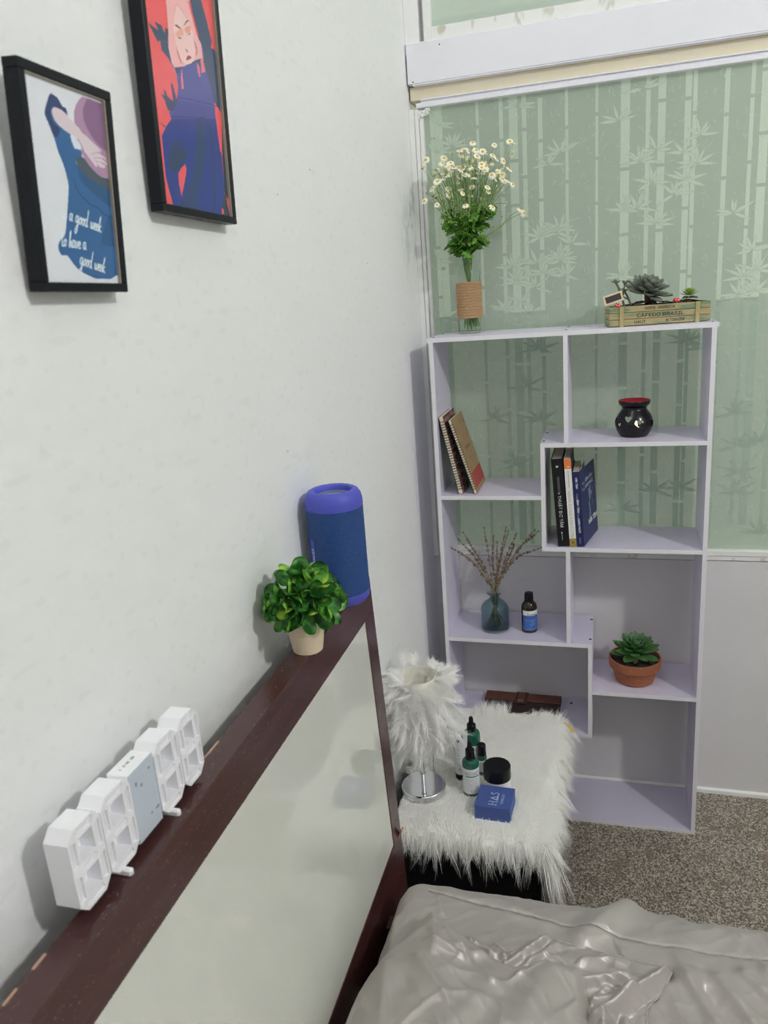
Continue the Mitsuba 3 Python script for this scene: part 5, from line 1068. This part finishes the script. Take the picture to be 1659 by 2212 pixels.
# ---------------------------------------------------------------- spiral notebooks
mat('paper_cream', (0.70, 0.63, 0.50), 0.7)
mat('kraft', proc(lambda p, n, uv: mix((0.245, 0.165, 0.080), (0.31, 0.215, 0.11), fbm(p.x * 70, p.y * 70, p.z * 70, 3))), 0.65)
def patterned(p, n, uv):
    g = fbm(p.x * 230, p.y * 60, p.z * 140, 3)
    return mix((0.10, 0.043, 0.036), (0.27, 0.15, 0.125), smoothstep(0.45, 0.62, g))
mat('patterned_card', proc(patterned), 0.6)
mat('red_block', (0.34, 0.052, 0.042), 0.6); mat('brown_ink', (0.085, 0.055, 0.032), 0.6); mat('wire', (0.05, 0.042, 0.036), 0.4, metallic=0.6)
def notebook(key, x, z, lean, th, H, D, cover, y0, lab):
    """Leans to the left: local x is its thickness, y its depth into the shelf, z its height."""
    M = rot([0, 1, 0], -lean); O = np.array([x, y0, z]); tag(key, lab, 'notebook')
    q = lambda m: mv(m, M, O)
    put(key + '__pages', q(box(0.0010, th - 0.0010, 0.0, D - 0.001, 0.0005, H - 0.0005, 0.0005)), 'paper_cream')
    put(key + '__back_cover', q(box(0, 0.0009, -0.0006, D, 0, H, 0.0003)), 'dark'); put(key + '__front_cover', q(box(th - 0.0009, th, 0.0004, D, 0, H, 0.0003)), cover)
    n = int(H / 0.0066); ms = []
    for i in range(n):
        zc = 0.012 + (H - 0.024) * i / (n - 1)
        for dz in (-0.0006, 0.0006):
            a = np.linspace(-0.35, PI + 0.35, 12); R = th / 2 + 0.0011
            ms.append(tube(np.stack([th / 2 + R * np.cos(a), 0.0032 - 0.0046 * np.sin(a), np.full(12, zc + dz)], 1), 0.00034, 4))
    put(key + '__wire_binding', q(cat(*ms)), 'wire', True)
    return M, O
notebook('notebook', 0.1026, 0.8433, math.radians(12.1), 0.0110, 0.184, 0.128, 'patterned_card', -0.1500, 'spiral notebook with a brown patterned cover leaning against the shelf side')
M, O = notebook('notebook_001', 0.1390, 0.8433, math.radians(17.2), 0.0072, 0.180, 0.128, 'kraft', -0.1500, 'kraft brown spiral notebook with a red block near its bottom')
xf = 0.00725; q = lambda m: mv(m, M, O)
put('notebook_001__red_block', q(box(xf - 0.0001, xf + 0.00008, 0.012, 0.1278, 0.010, 0.046)), 'red_block')
put('notebook_001__lettering', q(words('notebook', 0.0095, (xf, 0.040, 0.098), (0, 1, 0), (0, 0, 1), 0.0001)), 'brown_ink')
for k, (a, b, w) in enumerate([(0.112, 0.160, 0.011), (0.114, 0.154, 0.008), (0.040, 0.112, 0.002), (0.048, 0.078, 0.016), (0.048, 0.074, 0.012)]): put('notebook_001__fine_print', q(box(xf - 0.0001, xf + 0.00006, a, a + w, b, b + 0.0013)), 'brown_ink')

# ---------------------------------------------------------------- books
mat('book_black', (0.008, 0.008, 0.010), 0.4, specular=0.25); mat('book_white', (0.80, 0.79, 0.76), 0.45); mat('book_orange', (0.78, 0.20, 0.055), 0.45); mat('book_gold', (0.30, 0.225, 0.045), 0.4)
mat('book_navy', (0.012, 0.018, 0.085), 0.4, specular=0.3); mat('book_page', proc(lambda p, n, uv: mix((0.50, 0.45, 0.35), (0.68, 0.62, 0.50), noise(p.x * 2600, 0, 0))), 0.8)
mat('ink_white', (0.78, 0.78, 0.78), 0.5); mat('ink_grey', (0.16, 0.16, 0.17), 0.5); mat('ink_blue_grey', (0.33, 0.36, 0.46), 0.5); mat('ink_lilac', (0.30, 0.32, 0.50), 0.5)
def book(key, x, lean, th, H, D, cover, lab, y0=-0.1555):
    M = rot([0, 1, 0], -lean); O = np.array([x, y0, 0.7221]); tag(key, lab, 'book'); q = lambda m: mv(m, M, O)
    put(key + '__pages', q(box(0.0012, th - 0.0012, 0.0014, D - 0.003, 0.002, H - 0.003)), 'book_page')
    put(key + '__spine', q(box(0, th, 0, 0.0014, 0, H, 0.0006)), cover); put(key + '__back_cover', q(box(0, 0.0011, 0.001, D, 0, H, 0.0004)), cover)
    return M, O, q
def spine_text(key, q, text, h, along, across, m, bold=False, sq=1.0):
    put(key, q(words(text, h, (across, -0.00005, along), (0, 0, -1), (1, 0, 0), 0.00015, bold, squeeze=sq)), m)
M, O, q = book('book', 0.3270, math.radians(4.0), 0.0248, 0.2035, 0.135, 'book_black', 'thick black paperback with white title down its spine, leftmost of the three books')
put('book__front_cover', q(box(0.0237, 0.0248, 0.001, 0.135, 0, 0.2035, 0.0004)), 'book_black')
for s_, z in (('T', 0.0915),): pass
spine_text('book__lettering', q, 'THUẬT Đ', 0.0070, 0.1195, 0.0085, 'ink_white', False, 0.98); spine_text('book__lettering', q, 'C TÂM', 0.0070, 0.0750, 0.0085, 'ink_white', False, 0.98)
spine_text('book__lettering', q, 'Ọ', 0.0070, 0.0820, 0.0085, 'ink_grey'); spine_text('book__lettering', q, '>', 0.0075, 0.1275, 0.0085, 'ink_white')
for z, x_, L in ((0.163, 0.0132, 0.038), (0.162, 0.0105, 0.034)): 
    for k in range(7): put('book__fine_print', q(box(x_, x_ + 0.0014, -0.0002, 0.0002, z - L * (k + 0.8) / 7, z - L * k / 7)), 'ink_grey')
put('book__emblem', q(prism(so.unary_union([sg.box(0, 0, 0.0052, 0.0012), sg.box(0, 0.0016, 0.0052, 0.0042).difference(sg.box(0.0012, 0.0022, 0.0024, 0.0036)).difference(sg.box(0.0032, 0.0022, 0.0042, 0.0036))]), 0, 0.0002, (0.0095, -0.0001, 0.1835), (1, 0, 0), (0, 0, 1))), 'ink_white')
put('book__emblem', q(prism(sg.Point(0.0107, 0.0325).buffer(0.0016), 0, 0.0002, (0, -0.0001, 0), (1, 0, 0), (0, 0, 1))), 'ink_white'); put('book__fine_print', q(box(0.0100, 0.0114, -0.0002, 0.0002, 0.0145, 0.0300)), 'ink_blue_grey')
M, O, q = book('book_001', 0.3524, math.radians(3.4), 0.0154, 0.2030, 0.130, 'book_white', 'white paperback with an orange spine top, in the middle of the three books')
put('book_001__front_cover', q(box(0.0143, 0.0154, 0.001, 0.130, 0, 0.2030, 0.0004)), 'dark')
put('book_001__orange_band', q(box(0.0002, 0.0152, -0.0002, 0.0004, 0.1805, 0.2026)), 'book_orange'); put('book_001__gold_band', q(box(0.0002, 0.0152, -0.0002, 0.0004, 0.0003, 0.0190)), 'book_gold')
put('book_001__emblem', q(prism(sg.Point(0.0085, 0.1850).buffer(0.0021).difference(sg.Point(0.0085, 0.1850).buffer(0.0009)), 0, 0.0002, (0, -0.0003, 0), (1, 0, 0), (0, 0, 1))), 'book_white'); put('book_001__emblem', q(prism(sg.Point(0.0080, 0.0095).buffer(0.0020, 3), 0, 0.0002, (0, -0.0003, 0), (1, 0, 0), (0, 0, 1))), 'brown_ink')
spine_text('book_001__lettering', q, 'NĂNG ĐOẠN KIM CƯƠNG', 0.0062, 0.1300, 0.0042, 'print_grey', False, 1.10)
for k in range(9): put('book_001__fine_print', q(box(0.0070, 0.0086, -0.0002, 0.0002, 0.1775 - 0.0045 * k - 0.0036, 0.1775 - 0.0045 * k)), 'print_grey')
M, O, q = book('book_002', 0.3686, math.radians(3.4), 0.0158, 0.1735, 0.125, 'book_navy', 'navy blue paperback with its cover standing open, rightmost of the three books')
cm_ = rot([0, 0, 1], -math.radians(12.5)); qc = lambda m: q(mv(m, cm_, (0.0155, 0.0005, 0)))
put('book_002__front_cover', qc(box(-0.0004, 0.0004, 0.0, 0.128, 0.0, 0.1735, 0.0002)), 'book_navy'); put('book_002__flyleaf', q(mv(box(-0.0002, 0.0, 0.0, 0.122, 0.001, 0.1725), rot([0, 0, 1], -math.radians(3.5)), (0.0148, 0.002, 0))), 'book_page')
spine_text('book_002__lettering', q, 'VÃN TÌNH', 0.0042, 0.1610, 0.0060, 'ink_white', True, 0.92); spine_text('book_002__lettering', q, 'Càng', 0.0044, 0.1240, 0.0055, 'ink_lilac'); spine_text('book_002__lettering', q, 'BÌNH TĨNH', 0.0044, 0.1105, 0.0058, 'ink_white', True, 0.95)
spine_text('book_002__lettering', q, 'Càng', 0.0044, 0.0800, 0.0055, 'ink_lilac'); spine_text('book_002__lettering', q, 'HẠNH PHÚC', 0.0044, 0.0670, 0.0058, 'ink_white', True, 0.95); spine_text('book_002__lettering', q, 'Vinco', 0.0040, 0.0220, 0.0060, 'ink_lilac')
def cov(text, h, y, z, m, bold=True, sq=1.0, dep=0.00015): put('book_002__lettering', qc(words(text, h, (0.00042, y, z), (0, 1, 0), (0, 0, 1), dep, bold, squeeze=sq)), m)
cov('BÌNH TĨNH', 0.0075, 0.040, 0.1395, 'ink_blue_grey', True, 1.15); cov('HẠNH PHÚC', 0.0075, 0.036, 0.1255, 'ink_blue_grey', True, 1.15); cov('VÃN TÌNH', 0.0115, 0.048, 0.0365, 'ink_white', True, 1.0)
cov('Càng', 0.0060, 0.014, 0.1385, 'ink_lilac', False); cov('Càng', 0.0060, 0.012, 0.1245, 'ink_lilac', False)
mat('cover_flower', (0.17, 0.185, 0.30), 0.5)
fl = [sg.LineString(catmull([(0.062, 0.050), (0.066, 0.075), (0.070, 0.098), (0.078, 0.112)], 6)).buffer(0.0022), sg.LineString(catmull([(0.074, 0.052), (0.070, 0.070), (0.060, 0.085)], 6)).buffer(0.0018), sg.LineString([(0.088, 0.095), (0.100, 0.113)]).buffer(0.001), sg.LineString([(0.086, 0.072), (0.100, 0.086)]).buffer(0.0008)]
for x_, z_, a in ((0.076, 0.116, 0.9), (0.068, 0.104, 1.8), (0.080, 0.104, 0.3), (0.074, 0.097, -1.2), (0.070, 0.112, 2.4)):
    fl.append(sg.Polygon([(x_ + 0.010 * math.cos(a) * math.cos(t) - 0.0045 * math.sin(a) * math.sin(t), z_ + 0.008 * math.sin(a) * math.cos(t) + 0.0045 * math.cos(a) * math.sin(t)) for t in np.linspace(0, 2 * PI, 20)]))
put('book_002__cover_flower', qc(prism(so.unary_union(fl), 0, 0.00012, (0.00042, 0, 0), (0, 1, 0), (0, 0, 1))), 'cover_flower')

# ---------------------------------------------------------------- blue vase with dried lavender, essential oil
scene['teal_glass'] = {'type': 'dielectric', 'int_ior': 1.42, 'ext_ior': 1.0, 'specular_transmittance': rgb(0.72, 0.83, 0.85)}
LV = np.array([0.1695, -0.100, 0.4860])
tag('teal_vase', 'small round-shouldered vase of teal blue glass holding dried lavender', 'vase')
o_ = [(0, 0), (0.030, 0), (0.0345, 0.0030), (0.0352, 0.008), (0.0352, 0.050), (0.0335, 0.060), (0.0270, 0.069), (0.0170, 0.0755), (0.0128, 0.079), (0.0120, 0.088), (0.0135, 0.0905), (0.0190, 0.0930), (0.0194, 0.0950), (0.0180, 0.0962)]
i_ = [(0.0120, 0.0952), (0.0098, 0.0920), (0.0096, 0.080), (0.0145, 0.0745), (0.0250, 0.0672), (0.0312, 0.059), (0.0330, 0.050), (0.0330, 0.009), (0.0300, 0.0060), (0, 0.0075)]
put('teal_vase__glass', lathe(o_ + i_, 64, LV), 'teal_glass', 40)
mat('dry_stem', (0.245, 0.185, 0.105), 0.8); mat('lavender_bud', proc(lambda p, n, uv: mix((0.13, 0.095, 0.070), (0.27, 0.215, 0.165), noise(p.x * 800, p.y * 800, p.z * 800))), 0.85)
rs = np.random.default_rng(51)
ico = trimesh.creation.icosphere(1, 1.0)
tips_ = [(0.0632, -0.09, 0.693), (0.0997, -0.10, 0.734), (0.0821, -0.08, 0.711), (0.1504, -0.10, 0.746), (0.1595, -0.09, 0.7377), (0.2011, -0.085, 0.7439), (0.2076, -0.10, 0.7384), (0.2259, -0.09, 0.7303), (0.2693, -0.10, 0.7421), (0.277, -0.09, 0.7367), (0.2735, -0.08, 0.7075), (0.2184, -0.08, 0.6993), (0.088, -0.11, 0.688), (0.182, -0.11, 0.715), (0.104, -0.075, 0.705)]
LAV = {0: 'dried lavender stalk bending furthest left, almost to the shelf side', 3: 'tallest dried lavender stalk with an upright spike above the teal vase', 9: 'dried lavender stalk reaching furthest right over the oil bottle', 10: 'short dried lavender stalk with a drooping tip at the far right'}
for i, tp in enumerate(tips_):
    key = 'dried_lavender' + (f'_{i:03d}' if i else ''); tag(key, LAV.get(i, 'brown dried lavender stalk fanning up from the middle of the teal vase'), 'lavender', 'dried lavender stalks in the teal vase')
    tp = np.array(tp); a = rs.random() * 2 * PI; r = 0.007 * math.sqrt(rs.random()); nk = LV + [r * math.cos(a), r * math.sin(a), 0.090]; dx = tp - nk
    b = LV + np.array([-dx[0] * 0.22 + rs.normal() * 0.004, -dx[1] * 0.25 + rs.normal() * 0.007, 0.009]); b[:2] = LV[:2] + (b[:2] - LV[:2]) * min(1, 0.026 / (np.linalg.norm(b[:2] - LV[:2]) + 1e-9))
    bow = np.array([0.0, 0.0, 0.016]) * (abs(dx[0]) / 0.08); P = catmull([b, LV + (nk - LV) * [0.8, 0.8, 0.6], nk, nk + dx * 0.5 + bow, tp + (np.array([0.012, 0, -0.014]) if i in (4, 10) else 0)], 10)
    put(key + '__stem', tube(P, np.linspace(0.0012, 0.0007, len(P)), 5), 'dry_stem', True)
    ms = []; s = np.linspace(0.66 if i % 3 else 0.58, 1.0, 15)
    for j, q in enumerate(s):
        c = P[min(len(P) - 1, int(q * (len(P) - 1)))] + (P[min(len(P) - 1, int(q * (len(P) - 1)) + 1)] - P[min(len(P) - 1, int(q * (len(P) - 1)))]) * rs.random(); tg = P[-1] - P[-6]; tg /= np.linalg.norm(tg); w_ = 1.15 - 0.55 * (q - 0.6) / 0.4
        for _ in range(4 if rs.random() < 0.75 else 2):
            o = rs.normal(0, 1, 3); o -= tg * o.dot(tg); o /= np.linalg.norm(o); d = tg * 0.75 + o * 0.6; M = aim(d); g = ico.copy(); g.vertices = c + o * 0.0017 * w_ + (g.vertices * np.array([0.0040, 0.0019, 0.0019]) * w_ * (0.75 + 0.5 * rs.random())) @ M.T; ms.append(g)
    put(key + '__flower_spike', cat(*ms), 'lavender_bud', True)
mat('amber_glass', (0.016, 0.008, 0.004), 0.08, specular=0.6); mat('label_blue', (0.045, 0.13, 0.42), 0.4)
OC = (0.2525, -0.101, 0.4860)
tag('oil_bottle', 'dark brown fragrance oil bottle with a white and blue label beside the teal vase', 'bottle')
bottle('oil_bottle__bottle', OC, [(0, 0), (0.0175, 0), (0.0188, 0.0015), (0.0188, 0.062), (0.0175, 0.0690), (0.0130, 0.0750), (0.0102, 0.0775), (0, 0.0775)], 'amber_glass')
bottle('oil_bottle__cap', OC, [(0.0100, 0.0765), (0.0108, 0.0768), (0.0106, 0.0800), (0.0102, 0.0960), (0.0094, 0.0985), (0.0070, 0.0995), (0, 0.0997)], 'black_plastic')
a0 = math.radians(-62)
def band(r, z0, z1, a, b): return grid_mesh(np.array([[(OC[0] + r * math.cos(t), OC[1] + r * math.sin(t), OC[2] + z) for z in (z0, z1)] for t in np.linspace(a, b, 24)]))
put('oil_bottle__label', band(0.0190, 0.0075, 0.0580, a0 - 1.30, a0 + 1.5), 'label_white'); put('oil_bottle__label__blue_field', band(0.01906, 0.0078, 0.0455, a0 - 1.30, a0 + 1.5), 'label_blue')
for txt, h, z, m, bo, da in (('Puremix', 0.0046, 0.0462, 'print_dark', True, 0.0), ('FRAGRANCE OIL', 0.0035, 0.0312, 'ink_blue_grey', False, 0.06), ('&', 0.0034, 0.0258, 'ink_blue_grey', False, 0.06), ('SCENT', 0.0034, 0.0205, 'ink_blue_grey', False, 0.06), ('100ml', 0.0022, 0.0110, 'ink_blue_grey', False, -0.35)):
    put('oil_bottle__label__lettering', wrapped_words(txt, h, OC, 0.0191, OC[2] + z, a0 + da, 0.0001, bo), m)

# ---------------------------------------------------------------- terracotta pot, leather pouch
def clay(p, n, uv):
    g = fbm(p.x * 60, p.y * 60, p.z * 90, 3)
    return mix(mix((0.25, 0.082, 0.040), (0.34, 0.115, 0.055), g), (0.42, 0.21, 0.13), smoothstep(0.62, 0.8, fbm(p.x * 170 + 5, p.y * 170, p.z * 170, 2)) * 0.4)
mat('clay', proc(clay), 0.75)
TP = np.array([0.4990, -0.0900, 0.3657])
tag('terracotta_pot', 'round terracotta pot on the lower right shelf', 'pot')
put('terracotta_pot__pot', lathe([(0, 0.0), (0.040, 0.0), (0.0440, 0.0025), (0.0535, 0.034), (0.0560, 0.0375), (0.0590, 0.0385), (0.0602, 0.0570), (0.0590, 0.0605), (0.0562, 0.0602), (0.0535, 0.042), (0, 0.042)], 72, TP), 'clay', 28)
th = np.linspace(0, 2 * PI, 49); rr = np.linspace(0, 0.0535, 14)
put('terracotta_pot__soil', grid_mesh(np.array([[(TP[0] + r * math.cos(t), TP[1] + r * math.sin(t), TP[2] + 0.0470 + 0.006 * float(meshkit.noise(np.array([r * math.cos(t) * 130 + 9, r * math.sin(t) * 130 + 9, 0]), 1))) for t in th] for r in rr])), 'potting_soil')
def echeveria_leaf(p, n, uv):
    g = fbm(p.x * 70, p.y * 70, p.z * 70, 2)
    return mix((0.035, 0.105, 0.030), (0.085, 0.20, 0.060), g)
mat('echeveria_leaf', proc(echeveria_leaf), 0.45); mat('echeveria_inner', proc(lambda p, n, uv: mix((0.060, 0.155, 0.065), (0.10, 0.225, 0.095), fbm(p.x * 90, p.y * 90, p.z * 90, 2))), 0.45)
tag('echeveria', 'green rosette succulent growing in the terracotta pot', 'succulent')
rosette('echeveria', TP + [0.001, -0.004, 0.0740], 46, 0.0610, 0.013, 0.0250, 0.0046, -0.22, 1.25, 'echeveria_leaf', (0.03, -0.22, 1), 0.13, 'echeveria_inner', tip=1.45, curl=-0.45, ph=0.4)
put('echeveria__stem', tube([TP + [0.001, -0.010, 0.046], TP + [0.001, -0.006, 0.080]], [0.0075, 0.006], 10), 'stem_pale', True)
mat('leather_brown', proc(lambda p, n, uv: mix((0.085, 0.026, 0.014), (0.125, 0.042, 0.024), fbm(p.x * 160, p.y * 160, p.z * 160, 3))), 0.48)
mat('leather_dark', proc(lambda p, n, uv: mix((0.016, 0.008, 0.007), (0.028, 0.014, 0.012), fbm(p.x * 160, p.y * 160, p.z * 160, 3))), 0.5)
mat('leather_strap', (0.045, 0.017, 0.011), 0.5); mat('nickel', (0.40, 0.36, 0.33), 0.35, metallic=0.8)
tag('leather_pouch', 'dark brown leather pouch with a tan flap and strap on the lowest left shelf', 'pouch')
pk = math.radians(-1.5); PM = rot([0, 0, 1], pk); PO = np.array([0.1235, -0.1180, 0.2481]); q = lambda m: mv(m, PM, PO)
put('leather_pouch__body', q(box(0, 0.1960, 0, 0.1070, 0, 0.0120, 0.003)), 'leather_dark', 30)
put('leather_pouch__flap', q(cat(box(0.0006, 0.1954, 0.0680, 0.1080, 0.0118, 0.0138, 0.0008))), 'leather_brown', 30); put('leather_pouch__flap__fold', q(box(0.0006, 0.1954, 0.1070, 0.1090, 0.001, 0.0136, 0.0008)), 'leather_brown')
put('leather_pouch__strap', q(box(0.0800, 0.1110, 0.0530, 0.1092, 0.0138, 0.0158, 0.0008)), 'leather_strap'); put('leather_pouch__strap__tongue', q(box(0.0875, 0.1030, 0.0575, 0.1060, 0.0157, 0.0172, 0.0007)), 'leather_brown')
put('leather_pouch__buckle', q(prism(sg.box(0, 0, 0.0150, 0.0075).difference(sg.box(0.0012, 0.0012, 0.0138, 0.0063)), 0, 0.0012, (0.0878, 0.0580, 0.0172))), 'nickel')
